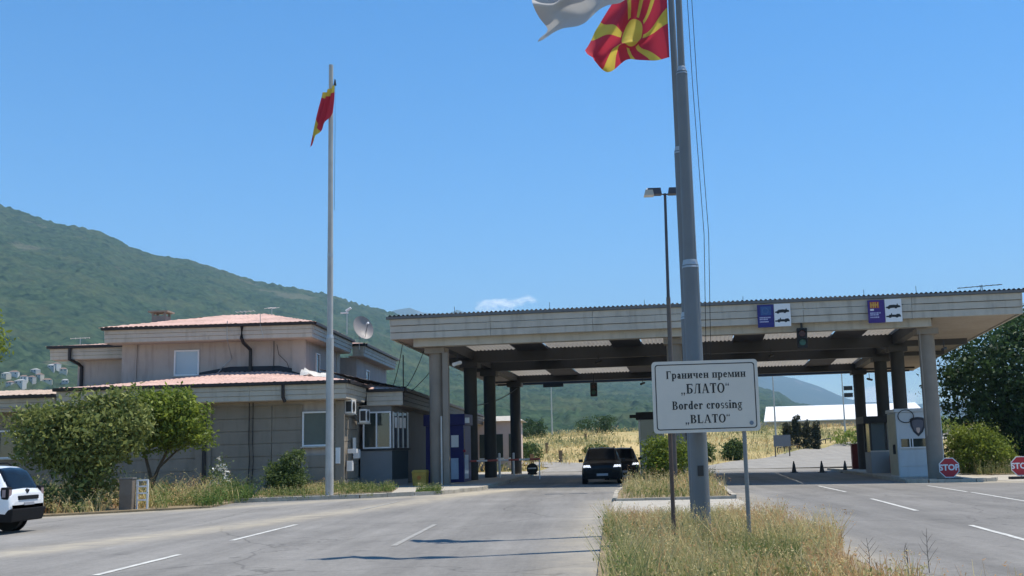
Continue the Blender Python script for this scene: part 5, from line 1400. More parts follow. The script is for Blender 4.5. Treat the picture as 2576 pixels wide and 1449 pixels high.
# ------------------------------------------------------------------ vehicles
STN = [(-2.17, .46, .72, .78, .70, .70, .78), (-2.13, .40, .80, .85, .90, .79, .97), (-2.04, .34, .82, .885, 1.0, .77, 1.10), (-1.80, .30, .83, .905, 1.02, .70, 1.50), (-1.55, .27, .84, .91, 1.02, .665, 1.62),
       (-0.6, .25, .84, .91, 1.00, .66, 1.665), (0.2, .25, .84, .91, .99, .66, 1.65), (0.55, .25, .84, .91, .98, .67, 1.59), (1.2, .25, .84, .905, .97, .74, 1.11), (1.7, .26, .84, .895, .94, .72, 1.04),
       (2.0, .30, .80, .86, .86, .68, .96), (2.12, .36, .74, .80, .74, .64, .84), (2.17, .42, .64, .70, .62, .56, .72)]
def car_grid():
    S = np.array(STN); n = 6; xs_ = []
    for i in range(len(S) - 1):
        p0, p1, p2, p3 = S[max(i - 1, 0)], S[i], S[i + 1], S[min(i + 2, len(S) - 1)]
        for k in range(n):
            t = k / n; lin = p1 + (p2 - p1) * t
            cr = 0.5 * ((2 * p1) + (p2 - p0) * t + (2 * p0 - 5 * p1 + 4 * p2 - p3) * t * t + (3 * p1 - p0 - 3 * p2 + p3) * t ** 3)
            row = 0.5 * lin + 0.5 * cr; row[0] = lin[0]; xs_.append(row)
    xs_.append(S[-1]); S = np.array(xs_)
    rows = []
    for x, zl, wl, wb, zb, wt, zt in S:
        half = [(0, zl), (wl * .7, zl), (wl, zl + .04), (wb, zl + .22), (wb, zb - .12), (wb - .025, zb), (wt, zt - .07), (wt - .09, zt - .012), (0, zt + .012)]
        half = np.array(half); m_ = 4; pts = []
        for i in range(len(half) - 1):
            for k in range(m_): pts.append(half[i] + (half[i + 1] - half[i]) * k / m_)
        pts.append(half[-1]); pts = np.array(pts)
        full = np.concatenate([pts, pts[::-1][1:] * np.array([-1, 1])])
        rows.append(np.column_stack([np.full(len(full), x), full]))
    return np.array(rows)
CG = car_grid()
def smooth_normals(G):
    du = np.gradient(G, axis=0); dv = np.gradient(G, axis=1); n = np.cross(du, dv); l = np.linalg.norm(n, axis=-1, keepdims=True); l[l < 1e-9] = 1
    n = n / l
    c = G - np.array([0, 0, 0.85]); flip = (n * c).sum(-1) < 0
    n[flip] *= -1
    return n
CN = smooth_normals(CG)
def lamp_mat(on):
    m = mat('headlamp_lit' if on else 'headlamp', (0.80, 0.83, 0.86), 0.15)
    if on:
        b = m.node_tree.nodes['Principled BSDF']; b.inputs['Emission Color'].default_value = (0.95, 0.97, 1.0, 1); b.inputs['Emission Strength'].default_value = 0.7
    return m
def car(name, label, loc, rotz, paint, scale=1.0, lights_on=True, plate=True, rails=True):
    t = thing(name, label, 'car', loc, rotz); t.scale = (scale,) * 3
    nr, nc = CG.shape[:2]
    F = grid_faces(nr, nc)
    caps = MB()
    body = np_mesh('body', CG.reshape(-1, 3), F, paint, t, smooth=True)
    for e, nm in ((0, 'rear_panel'), (nr - 1, 'nose_panel')):
        MB().add([tuple(p) for p in CG[e][:-1]], [tuple(range(nc - 1)) if e else tuple(range(nc - 2, -1, -1))]).build(nm, paint, t)
    ctr = (CG[:-1, :-1] + CG[1:, 1:] + CG[1:, :-1] + CG[:-1, 1:]) / 4
    kk = np.tile(np.arange(nc - 1), (nr - 1, 1)); kk = np.minimum(kk, nc - 2 - kk) / 4.0      # section coordinate 0..8
    X_, Y_c, Z_c = ctr[..., 0], np.abs(ctr[..., 1]), ctr[..., 2]
    def patch(nm, mask, mt, off=0.012, parent=t):
        if not mask.any(): return None
        P = (CG + CN * off).reshape(-1, 3); sel = F.reshape(nr - 1, nc - 1, 4)[mask]
        used, inv = np.unique(sel, return_inverse=True)
        return np_mesh(nm, P[used], inv.reshape(sel.shape), mt, parent, smooth=True)
    GL = glass_mat('car_glass', (0.005, 0.006, 0.008), 0.10, 0.22)
    CL = mat('car_cladding', (0.010, 0.010, 0.011), 0.7, spec=0.2)
    patch('windscreen', (X_ > 0.60) & (X_ < 1.17) & (kk >= 6.6), GL)
    patch('rear_window', (X_ < -1.66) & (X_ > -2.06) & (kk >= 6.2) & (Y_c < 0.70), GL)
    for sgn in (1, -1):
        side = (np.sign(ctr[..., 1]) == sgn)
        patch('side_window', side & (kk >= 5.2) & (kk < 5.8) & (X_ > -1.50) & (X_ < -0.55), GL)
        patch('side_window', side & (kk >= 5.2) & (kk < 5.8) & (X_ > -0.50) & (X_ < 0.75), GL)
        patch('sill_cladding', side & (Z_c < 0.42) & (kk >= 1.5) & (X_ > -1.7) & (X_ < 1.7), CL, 0.014)
        hl = side & (X_ > 1.98) & (Z_c > 0.765) & (Z_c < 0.86) & (Y_c > 0.50) & (kk > 4.0)
        patch('headlight', hl, lamp_mat(lights_on), 0.016)
        tl = MB().box(-2.115, -1.93, sgn * 0.68 if sgn > 0 else -0.895, 0.895 if sgn > 0 else -0.68, 0.82, 1.12).build('tail_light', CL, t, bevel=0.035)
        MB().box(-2.125, -2.116, min(sgn * 0.73, sgn * 0.85), max(sgn * 0.73, sgn * 0.85), 0.88, 1.06).build('lens', mat('tail_lamp', (0.30, 0.22, 0.22), 0.25), tl)
        MB().box(-2.06, -1.98, min(sgn * 0.896, sgn * 0.905), max(sgn * 0.896, sgn * 0.905), 0.88, 1.06).build('lens', MATS['tail_lamp'], tl)
    MB().hexa([(1.72, -0.90, 0.24), (2.16, -0.80, 0.24), (2.16, 0.80, 0.24), (1.72, 0.90, 0.24), (1.72, -0.925, 0.52), (2.205, -0.80, 0.52), (2.205, 0.80, 0.52), (1.72, 0.925, 0.52)]).build('front_bumper', CL, t, bevel=0.04)
    MB().hexa([(-2.16, -0.78, 0.28), (-1.70, -0.90, 0.28), (-1.70, 0.90, 0.28), (-2.16, 0.78, 0.28), (-2.225, -0.84, 0.60), (-1.66, -0.925, 0.52), (-1.66, 0.925, 0.52), (-2.225, 0.84, 0.60)]).build('rear_bumper', CL, t, bevel=0.04)
    MB().box(2.16, 2.185, -0.46, 0.46, 0.50, 0.70).build('grille', CL, t, bevel=0.01)
    if plate:
        MB().box(2.208, 2.22, -0.26, 0.26, 0.38, 0.49).build('number_plate', mat('number_plate', (0.30, 0.31, 0.34), 0.5), t)
        MB().box(-2.20, -2.185, -0.24, 0.24, 0.665, 0.735).build('number_plate', MATS['number_plate'], t)
        MB().box(-2.195, -2.10, -0.48, 0.48, 0.80, 0.90).build('tailgate_handle', CL, t, bevel=0.02)
        MB().cyl((-2.10, 0, 1.02), (-2.16, 0, 1.0), 0.05, n=12).build('badge', DARKM, t)
    for sx in (1.32, -1.30):
        for sy in (1, -1):
            MB().cyl((sx, sy * 0.90, 0.37), (sx, sy * 0.921, 0.37), 0.43, n=26).build('wheel_arch', CL, t)
            w_ = MB().cyl((sx, sy * 0.70, 0.35), (sx, sy * 0.935, 0.35), 0.35, n=26).build('wheel', BLACK, t, smooth=True)
            MB().cyl((sx, sy * 0.936, 0.35), (sx, sy * 0.945, 0.35), 0.22, n=18).build('rim', METALG, w_)
    for sy in (1, -1):
        MB().box(0.62, 0.80, sy * 0.90 - 0.0, sy * 0.90 + sy * 0.20, 1.0, 1.14).build('mirror', paint if paint is not None else CL, t, bevel=0.03)
        if rails: MB().tube([(-1.4, sy * 0.60, 1.64), (-1.3, sy * 0.60, 1.70), (0.1, sy * 0.60, 1.71), (0.3, sy * 0.60, 1.64)], 0.02, 6).build('roof_rail', CL, t)
    return t
def paint(name, c, rough=0.25):
    m = mat(name, c, rough, 0.03, 1.0, spec=0.6); b = m.node_tree.nodes['Principled BSDF']; b.inputs['Coat Weight'].default_value = 0.6; b.inputs['Coat Roughness'].default_value = 0.08
    return m
WPAINT = paint('white_car_paint', (0.74, 0.76, 0.78)); BPAINT = paint('black_car_paint', (0.004, 0.0045, 0.006), 0.35); BPAINT.node_tree.nodes['Principled BSDF'].inputs['Coat Weight'].default_value = 0.1; BPAINT.node_tree.nodes['Principled BSDF'].inputs['Specular IOR Level'].default_value = 0.3
car('parked_car', 'white compact suv parked at the left edge, its rear half in view', (-15.30, 26.5, 0.083), math.pi, WPAINT, 0.955, False)
car('oncoming_car', 'black suv with lit headlights driving out from under the canopy', (0.82, 55.3, gz(0.8) + 0.003), R(-91), BPAINT, 1.04)
car('oncoming_car', 'second black car close behind the first, half hidden by it', (1.98, 62.4, gz(2) + 0.003), R(-90), BPAINT, 1.03)

# ------------------------------------------------------------------ plants
BARK = mat('bark', (0.09, 0.07, 0.05), 0.95, 0.25, 6.0, bump=0.5)
def leaf_cloud(lobes, nclump, per, csize, leaf, seed, squash=0.8, shell=0.45):
    r = np.random.default_rng(seed)
    lob = np.array([l[:6] for l in lobes], float); wts = np.array([l[6] if len(l) > 6 else l[3] * l[4] * l[5] for l in lobes], float); wts = wts / wts.sum()
    idx = r.choice(len(lob), nclump, p=wts)
    d = r.normal(size=(nclump, 3)); d /= np.linalg.norm(d, axis=1, keepdims=True)
    rad = (shell + (1 - shell) * r.random(nclump) ** 0.6) * (0.74 + 0.52 * r.random(nclump))
    C = lob[idx, :3] + d * rad[:, None] * lob[idx, 3:6]
    ct = r.random(nclump)
    n = nclump * per
    off = r.normal(size=(n, 3)) * csize * np.array([1, 1, squash])
    P = np.repeat(C, per, 0) + off
    tint = np.clip(np.repeat(ct, per) * 0.55 + r.random(n) * 0.45, 0, 1)
    a = r.normal(size=(n, 3)); a /= np.linalg.norm(a, axis=1, keepdims=True)
    b_ = np.cross(a, r.normal(size=(n, 3))); b_ /= np.linalg.norm(b_, axis=1, keepdims=True)
    s = leaf * (0.45 + 1.15 * r.random(n) ** 1.6)[:, None]
    V = np.stack([P - a * s, P + b_ * s * 0.45, P + a * s, P - b_ * s * 0.45], 1).reshape(-1, 3)
    F = np.arange(n * 4).reshape(-1, 4)
    return V, F, tint
def plant(name, label, cat, base, lobes, mt, nclump, per, csize, leaf, seed, trunk=None, group=None, crown='crown', **kw):
    t = thing(name, label, cat, base, 0, group)
    V, F, tint = leaf_cloud(lobes, nclump, per, csize, leaf, seed, **kw)
    V[:, 2] = np.maximum(V[:, 2], 0.02)
    np_mesh(crown, V, F, mt, t, attrs={'tint': ('FACE', tint)})
    tr = MB()
    for pts, r_ in (trunk or [([(0, 0, -0.2), (0, 0, 0.5)], [0.05, 0.03])]):
        tr.tube(pts, r_, 7)
    tr.build('trunk' if trunk else 'stem', BARK, t, smooth=True)
    return t
L_OLIVE = leaf_mat('olive_leaves', (0.055, 0.085, 0.02), (0.33, 0.36, 0.10))
L_LIME = leaf_mat('yellow_green_leaves', (0.05, 0.09, 0.014), (0.34, 0.41, 0.06), 0.45)
L_DARK = leaf_mat('dark_tree_leaves', (0.012, 0.034, 0.014), (0.085, 0.15, 0.05), 0.30)
L_MID = leaf_mat('shrub_leaves', (0.045, 0.085, 0.022), (0.16, 0.21, 0.06), 0.4)
L_THU = leaf_mat('thuja_leaves', (0.018, 0.035, 0.016), (0.075, 0.07, 0.035), 0.2)

# large olive shrub left
plant('large_shrub', 'large dark olive-green shrub before the office, just right of the white car', 'shrub', (-16.6, 36.9, 0.12),
      [(0.1, 0, 2.35, 1.6, 1.2, 1.15), (-1.2, 0.1, 2.3, 1.2, 1.1, 0.95), (1.1, 0.2, 2.85, 0.85, 0.9, 0.85), (0.3, 0, 1.15, 0.85, 0.8, 0.95), (-0.9, -0.2, 3.0, 0.8, 0.7, 0.6), (1.0, 0.2, 3.5, 0.6, 0.5, 0.5), (-1.9, 0.2, 2.9, 0.7, 0.6, 0.6), (1.45, 0.2, 3.75, 0.28, 0.3, 0.5), (0.1, 0, 3.55, 0.7, 0.6, 0.4), (-0.4, 0, 0.7, 0.5, 0.5, 0.6)],
      L_OLIVE, 760, 26, 0.19, 0.085, 11, trunk=[([(0.2, 0, -0.2), (0.25, 0, 0.6), (0.1, 0, 1.4), (-0.5, 0, 2.4)], [.10, .085, .06, .02]), ([(0.25, 0, 0.5), (0.6, 0.1, 1.4), (1.2, 0.1, 2.6)], [.07, .05, .02]), ([(0.15, 0, 0.3), (-0.3, -0.1, 1.2), (-1.2, 0, 2.2)], [.07, .05, .02])])
plant('low_shrub', 'low dark bush on the ground between the white car and the large shrub', 'shrub', (-18.1, 35.6, 0.1), [(0, 0, 0.6, 0.75, 0.6, 0.55), (0.7, 0, 0.4, 0.5, 0.5, 0.4)], L_MID, 130, 24, 0.12, 0.06, 12)
plant('small_tree', 'small yellow-green tree with a forked trunk before the office wall', 'tree', (-16.35, 42.0, 0.12),
      [(0.5, 0, 3.3, 1.35, 1.1, 0.75), (-0.3, 0, 3.5, 0.95, 0.9, 0.65), (1.3, 0, 2.75, 0.85, 0.8, 0.5), (1.75, -0.1, 2.35, 0.55, 0.5, 0.28), (0.9, 0, 3.9, 0.7, 0.6, 0.4), (-0.5, 0, 2.6, 0.7, 0.7, 0.5), (0.4, 0, 2.35, 1.0, 0.7, 0.45), (-0.9, 0, 2.9, 0.6, 0.6, 0.8)],
      L_LIME, 640, 26, 0.17, 0.082, 13, trunk=[([(0, 0, -0.2), (0.02, 0, 0.7), (-0.1, 0, 1.2), (-0.4, 0, 2.2), (-0.6, 0, 3.2)], [.10, .085, .065, .045, .015]), ([(0.02, 0, 0.7), (0.25, 0, 1.3), (0.7, 0, 2.2), (1.1, 0, 3.2)], [.08, .06, .045, .015]), ([(0.25, 0, 1.3), (0.9, 0, 1.9), (1.7, 0, 2.35)], [.05, .035, .012])])
plant('rounded_shrub', 'rounded green shrub at the foot of the office wall, left of the slim flagpole', 'shrub', (-12.15, 45.3, 0.2),
      [(0, 0, 0.62, 0.80, 0.7, 0.60), (0.25, 0, 1.35, 0.40, 0.4, 0.40), (-0.4, 0, 0.85, 0.45, 0.45, 0.4)], L_MID, 300, 24, 0.11, 0.055, 14)
fp = plant('flowering_shrub', 'thin shrub with white blossoms beside the dark downpipe of the office', 'shrub', (-15.1, 45.8, 0.12),
      [(0, 0, 0.7, 0.5, 0.35, 0.6), (0.1, 0, 1.3, 0.25, 0.2, 0.35)], L_MID, 60, 14, 0.12, 0.05, 15)
V, F, tint = leaf_cloud([(0, -0.1, 0.75, 0.55, 0.35, 0.60), (0.05, -0.1, 1.35, 0.25, 0.2, 0.35)], 26, 9, 0.05, 0.065, 16)
np_mesh('blossoms', V, F, leaf_mat('white_petals', (0.75, 0.76, 0.74), (0.80, 0.80, 0.78), 0.3), fp, attrs={'tint': ('FACE', tint)})
plant('edge_tree', 'tree whose green crown reaches in at the far left edge above the low roof', 'tree', (-25.0, 44.0, 0.1),
      [(0, 0, 6.5, 1.5, 1.4, 1.6), (0.4, 0, 7.3, 1.0, 1.0, 0.8), (0.3, 0, 5.6, 1.0, 1.0, 0.8)], L_LIME, 300, 26, 0.2, 0.09, 17, trunk=[([(0, 0, -0.2), (0, 0, 2.5), (0.1, 0, 5.5)], [.2, .16, .06])])
# median bush
plant('median_bush', 'dense green bush on the median at the canopy edge, beside the black cars', 'shrub', (3.45, 48.1, gz(4) + 0.08),
      [(0, 0, 1.15, 0.85, 0.7, 0.9), (-0.5, 0, 1.45, 0.5, 0.5, 0.55), (0.6, 0, 1.3, 0.5, 0.5, 0.6), (0.0, 0, 0.55, 0.85, 0.7, 0.5)], L_LIME, 330, 26, 0.13, 0.065, 18)
# right trees
plant('shade_tree', 'huge dark green tree filling the right edge behind the canopy', 'tree', (26.6, 65.0, -0.25),
      [(0, 0, 6.0, 4.8, 3.6, 3.4), (-2.8, -0.5, 5.0, 2.8, 2.2, 2.6), (1.5, 0, 8.0, 3.2, 3.0, 2.0), (-4.6, 0, 4.6, 1.5, 1.5, 1.6), (1.0, -1, 3.0, 4.2, 2.4, 2.6), (-2.6, -0.6, 2.6, 2.4, 1.8, 2.0), (-4.2, 0, 6.4, 1.6, 1.5, 1.3), (-3.2, -0.6, 1.4, 2.6, 1.6, 1.4), (1.5, -1, 1.4, 4.0, 2.0, 1.4)],
      L_DARK, 1700, 26, 0.36, 0.14, 19, trunk=[([(0.5, 0, -0.3), (0.4, 0, 2.5), (0, 0, 5)], [.42, .34, .18]), ([(0.4, 0, 2.5), (-2, 0, 5)], [.22, .06]), ([(0.4, 0, 3), (2, 0, 7)], [.22, .06])])
plant('roadside_bush', 'bright green bush under the shade tree, right of the front right column', 'shrub', (21.1, 60.0, -0.25),
      [(0, 0, 1.35, 1.45, 1.0, 1.25), (-0.6, 0, 2.1, 0.8, 0.6, 0.65), (1.1, 0, 1.0, 1.0, 0.8, 0.9), (-0.9, 0, 0.8, 0.7, 0.7, 0.8)], L_LIME, 430, 26, 0.15, 0.075, 20)
plant('roadside_bush', 'dull olive bush in the shade at the right edge, behind the sunlit stop sign', 'shrub', (26.0, 60.2, -0.25), [(0, 0, 0.9, 1.7, 1.0, 1.0), (1.6, 0, 1.2, 1.2, 1.0, 1.2)], L_OLIVE, 260, 24, 0.16, 0.08, 21)
# far bushes and trees on the field
def fz(x, y): return float(field_z(np.array([x]), np.array([y]))[0])
for k, (x, y, w, h, mt, lab) in enumerate(((-7.9, 165, 2.3, 2.9, L_DARK, 'dark round bush on the field crest beside the rear left column'), (1.6, 168, 3.1, 3.0, L_DARK, 'wide dark bush on the field crest above the black cars'),
        (-6.0, 110, 1.5, 1.9, L_MID, 'green bush low on the field against the rear left column'), (11.2, 106, 1.0, 1.8, L_MID, 'small dark bush by the road right of the thick flagpole'), (14.7, 111, 1.1, 2.2, L_MID, 'small dark bush at the road edge behind the right sign post'),
        (1.2, 125, 1.2, 1.2, L_OLIVE, 'low grey-green shrub in the middle of the dry field'), (34.5, 140, 3.0, 2.4, L_LIME, 'light green bush below the white hall roof'), (50.5, 160, 4.0, 2.6, L_LIME, 'light green bush between the thujas and the right columns'))):
    plant('field_bush', lab, 'bush', (x, y, fz(x, y) - 0.2), [(0, 0, h * 0.5, w, w * 0.8, h * 0.5), (w * 0.4, 0, h * 0.55, w * 0.6, w * 0.6, h * 0.5)], mt, 170, 18, 0.2, 0.15, 30 + k, group='bushes on the dry field')
for k, (x, lab) in enumerate(((24.0, 'leftmost of the four brownish thujas beyond the right lanes'), (25.2, 'second thuja from the left, the tallest of the row'), (26.4, 'third thuja from the left in the row of four'), (27.6, 'rightmost of the four brownish thujas beyond the right lanes'))):
    h = (3.2, 4.3, 3.6, 3.5)[k]
    plant('thuja', lab, 'thuja', (x, 132 + k * 0.3, fz(x, 132) - 0.1), [(0, 0, h * 0.40, 0.62, 0.5, h * 0.44), (0, 0, h * 0.66, 0.5, 0.4, h * 0.34)], L_THU, 170, 20, 0.12, 0.12, 50 + k, group='row of thujas')

# ------------------------------------------------------------------ grasses and weeds (uncountable)
STRAW = multi_mat('weed_mix', [(0, (0.11, 0.18, 0.04)), (0.35, (0.24, 0.26, 0.09)), (0.6, (0.50, 0.43, 0.20)), (0.85, (0.74, 0.61, 0.31)), (1, (0.52, 0.31, 0.15))], 0.35, 0.8)
DRY = multi_mat('dry_grass_mix', [(0, (0.17, 0.20, 0.07)), (0.4, (0.50, 0.41, 0.19)), (0.8, (0.70, 0.57, 0.29)), (1, (0.56, 0.36, 0.15))], 0.3, 0.85)
def blades(name, label, P, h, w, mt, seed, tint, lean=0.35, heads=0.35, leafy=0.25):
    """P (n,3) roots; two-segment tapering blades, some with seed heads, some leafy"""
    r = np.random.default_rng(seed); n = len(P)
    az = r.random(n) * 2 * np.pi; H = h * (0.42 + 1.05 * r.random(n) ** 2.0); ln = lean * (0.2 + r.random(n)) * H
    d = np.stack([np.cos(az), np.sin(az), np.zeros(n)], 1); sd = np.stack([-np.sin(az + r.normal(size=n)), np.cos(az + r.normal(size=n)), np.zeros(n)], 1)
    ww = (w * (0.6 + 0.8 * r.random(n)))[:, None]
    mid = P + d * (ln * 0.35)[:, None] + np.array([0, 0, 1]) * (H * 0.55)[:, None]
    tip = P + d * ln[:, None] + np.array([0, 0, 1]) * H[:, None]
    V = np.stack([P - sd * ww, P + sd * ww, mid + sd * ww * 0.7, mid - sd * ww * 0.7, tip + sd * ww * 0.15, tip - sd * ww * 0.15], 1)
    base = np.arange(n)[:, None] * 6
    F = np.concatenate([base + np.array([[0, 1, 2, 3]]), base + np.array([[3, 2, 4, 5]])])
    T = np.concatenate([tint, tint]); V = V.reshape(-1, 3)
    def diamonds(sel, where, size, tn, cnt):
        nonlocal V, F, T
        m_ = len(sel) * cnt
        if m_ == 0: return
        Q = np.repeat(where[sel], cnt, 0) + r.normal(size=(m_, 3)) * size * 1.4
        a = r.normal(size=(m_, 3)); a /= np.linalg.norm(a, axis=1, keepdims=True); b_ = np.cross(a, r.normal(size=(m_, 3))); b_ /= np.linalg.norm(b_, axis=1, keepdims=True)
        s = size * (0.5 + r.random(m_))[:, None]
        D = np.stack([Q - a * s, Q + b_ * s * 0.4, Q + a * s, Q - b_ * s * 0.4], 1).reshape(-1, 3)
        F2 = np.arange(m_ * 4).reshape(-1, 4) + len(V)
        V = np.concatenate([V, D]); F = np.concatenate([F, F2]); T = np.concatenate([T, np.repeat(tn[sel], cnt)])
    s1 = np.where(r.random(n) < heads)[0]; diamonds(s1, tip, w * 2.4, np.clip(tint + 0.2, 0, 1), 3)
    s2 = np.where(r.random(n) < leafy)[0]; diamonds(s2, mid, w * 4.0, np.clip(tint - 0.25, 0, 1), 4)
    o = np_mesh(name, V, F, mt, attrs={'tint': ('FACE', T)})
    return tag(o, label, name.replace('_', ' ').split()[-1], kind='stuff')
def scatter(n, x0, x1, y0, y1, inside, seed):
    r = np.random.default_rng(seed); P = np.stack([x0 + (x1 - x0) * r.random(n), y0 + (y1 - y0) * r.random(n)], 1)
    return P[inside(P[:, 0], P[:, 1])]
def noise_tint(P, sc, seed, mu=0.5, amp=1.6):
    r = np.random.default_rng(seed)
    return np.clip(mu + (fbm(P[:, 0] * sc, P[:, 1] * sc, 3, seed) - 0.5) * amp + r.normal(size=len(P)) * 0.16, 0, 1)
def med_in(x, y):
    xl = np.interp(y, [4, 14.7, 29.6], [0.05, 0.30, 0.62]); xr = np.interp(y, [4, 14.0, 18.5, 25], [3.0, 3.45, 3.85, 4.1])
    return (x > xl + 0.12 * (fbm(y * 1.3, x * 0, 2, 4) - 0.5) * 4) & (x < xr + (fbm(y * 0.9, x * 0, 2, 6) - 0.5) * 0.9)
P = scatter(44000, -0.3, 4.6, 8.5, 24.6, med_in, 61)
dens = fbm(P[:, 0] * 1.1, P[:, 1] * 1.1, 3, 62); P = P[dens + np.random.default_rng(3).normal(size=len(P)) * 0.07 > 0.42]
hh = 0.24 + 0.50 * np.clip(fbm(P[:, 0] * 0.55, P[:, 1] * 0.45, 3, 63) - 0.22, 0, 1) * np.clip((25.6 - P[:, 1]) / 5.0, 0.25, 1) + 0.10 * np.exp(-(P[:, 0] - 0.35) ** 2 / 0.1)
green = 0.58 - 0.40 * np.exp(-((P[:, 0] - 2.3) ** 2 / 1.0 + (P[:, 1] - 13.5) ** 2 / 6.0)) - 0.36 * np.exp(-(P[:, 0] - 0.30) ** 2 / 0.08)
tn = np.clip(noise_tint(P, 0.95, 64, 0.06, 2.7) + green + 0.16 * np.clip((P[:, 0] - 2.7) / 0.4, 0, 1), 0, 1)
blades('median_weeds', 'tall dry and green weeds covering the near median', np.column_stack([P, gzv(P[:, 0]) + 0.055]), hh, 0.006, STRAW, 65, tn, 0.6, 0.30, 0.40)
def med2_in(x, y): return (x > np.interp(y, [35, 42, 52, 60, 74], [1.05, 1.4, 2.4, 3.2, 4.1])) & (x < np.interp(y, [35, 42, 55.4, 74], [4.5, 5.0, 6.2, 7.5]))
P = scatter(16000, 0.9, 7.5, 35.4, 72, med2_in, 71); P = P[fbm(P[:, 0] * 0.7, P[:, 1] * 0.7, 3, 72) > 0.38]
blades('median_weeds', 'yellow dry weeds on the far median before the bush', np.column_stack([P, gzv(P[:, 0]) + 0.075]), 0.28 + 0.35 * fbm(P[:, 0] * .5, P[:, 1] * .5, 2, 73), 0.012, STRAW, 74, noise_tint(P, 0.5, 75, 0.62, 1.2), 0.5, 0.4, 0.2)
def verge_in(x, y): return (y > np.interp(x, [-46, -24, -16.6, -12.5], [31.7, 33.4, 34.5, 37.3])) & (y < np.interp(x, [-46, -14, -12.5], [47, 46, 42]))
P = scatter(26000, -30, -12.4, 32, 47, verge_in, 81); P = P[(fbm(P[:, 0] * 0.9, P[:, 1] * 0.9, 3, 82) > 0.46) & ~((P[:, 1] < 37.0) & (np.abs(P[:, 0] + 14.75) < 0.75))]
blades('verge_weeds', 'tangled dry weeds along the left verge under the shrubs', np.column_stack([P, np.full(len(P), 0.13)]), 0.30 + 0.75 * fbm(P[:, 0] * .5, P[:, 1] * .5, 2, 83) * np.clip((P[:, 1] - 33) / 3, 0.35, 1), 0.012, STRAW, 84, noise_tint(P, 0.8, 85, 0.45, 2.8), 0.95, 0.4, 0.9)
def bed_in(x, y): return (y > np.interp(x, [-12.86, -9.2, -7.6], [42.05, 42.8, 43.7])) & (y < 49.2) & (x < np.interp(y, [43.7, 48.6], [-7.6, -8.2]))
P = scatter(9000, -12.8, -7.6, 42, 49, bed_in, 91); P = P[fbm(P[:, 0] * 0.8, P[:, 1] * 0.8, 3, 92) > 0.50]
blades('bed_grass', 'short patchy grass in the bed before the office wall', np.column_stack([P, np.full(len(P), 0.235)]), 0.12 + 0.28 * fbm(P[:, 0] * .7, P[:, 1] * .7, 2, 93), 0.011, STRAW, 94, noise_tint(P, 0.6, 95, 0.38, 1.3), 0.5, 0.2, 0.2)
P = np.concatenate([scatter(500, -6.6, -5.7, 43.3, 44.2, lambda x, y: x > -99, 96), scatter(400, -12.9, -8, 40.8, 42.0, lambda x, y: np.abs(y - (41.0 + (x + 12.9) * 0.2)) < 0.12, 97)])
blades('kerb_grass', 'tufts of grass growing from the kerb joints of the left pavement', np.column_stack([P, np.full(len(P), 0.15)]), 0.16 + 0.1 * np.ones(len(P)), 0.012, STRAW, 98, noise_tint(P, 0.6, 99, 0.35, 1.0), 0.6, 0.2, 0.2)
# dry field behind the crossing
def field_in(x, y):
    l = (x < np.interp(y, [85, 92, 99, 104, 104.1], [-4.5, -3.9, -3.6, -9, 99])) | (x > np.interp(y, [85, 92, 99, 104, 108], [2.9, 3.1, 2.9, 2.2, -4])) | (y > 152)
    r_ = (x < np.interp(y, [85.5, 105, 130, 172, 220], [6.3, 13.5, 25.5, 52, 89])) | (x > np.interp(y, [85.5, 105, 130, 172, 220], [20.7, 26.5, 37.5, 64, 101]))
    return l & r_
P = scatter(42000, -38, 75, 86, 235, field_in, 101); keep = np.random.default_rng(5).random(len(P)) < np.clip(1.25 - (P[:, 1] - 86) / 190, 0.35, 1); P = P[keep]; P = P[fbm(P[:, 0] * 0.16, P[:, 1] * 0.10, 3, 106) + np.random.default_rng(6).normal(size=len(P)) * 0.06 > 0.44]
blades('field_grass', 'tall straw-coloured grass of the field behind the crossing', np.column_stack([P, field_z(P[:, 0], P[:, 1]) - 0.02]), 0.30 + 0.75 * fbm(P[:, 0] * .12, P[:, 1] * .12, 3, 103), 0.045, DRY, 104, noise_tint(P, 0.06, 105, 0.55, 2.8), 0.5, 0.3, 0.12)
P = scatter(9000, 20.5, 40, 55, 64, lambda x, y: y > np.interp(x, [20.9, 40], [57.6, 54.6]), 111)
blades('verge_grass', 'dry grass along the right verge under the trees', np.column_stack([P, gzv(P[:, 0]) + 0.04]), 0.3 + 0.5 * fbm(P[:, 0] * .4, P[:, 1] * .4, 2, 113), 0.014, DRY, 114, noise_tint(P, 0.3, 115, 0.35, 1.6), 0.5, 0.3, 0.2)
# bare stalks sticking up at the near right end of the median
STALK = mat('dead_stalk', (0.13, 0.11, 0.085), 0.9, 0.2, 8)
for k, (x, y, h, lab) in enumerate(((3.62, 14.6, 0.42, 'leftmost bare dead stalk at the near right end of the median'), (3.95, 14.0, 0.40, 'middle of the three bare stalks at the near right of the median'), (4.30, 14.3, 0.55, 'tallest bare branching stalk at the near right end of the median'))):
    t = thing('dead_weed', lab, 'weed', (x, y, gz(x)), k * 1.1, 'bare stalks on the median')
    MB().tube([(0, 0, 0), (0.01, 0, h * 0.5), (-0.01, 0.01, h)], [0.006, 0.0045, 0.002], 5).build('stem', STALK, t)
    for q in range(6):
        z_ = h * (0.25 + 0.11 * q); s_ = 1 if q % 2 else -1; l_ = 0.16 * (1 - q * 0.11)
        MB().tube([(0, 0, z_), (s_ * l_ * 0.5, 0.02, z_ + l_ * 0.55), (s_ * l_, 0.0, z_ + l_ * 1.2)], [0.0035, 0.0025, 0.0012], 4).build('twig', STALK, t)

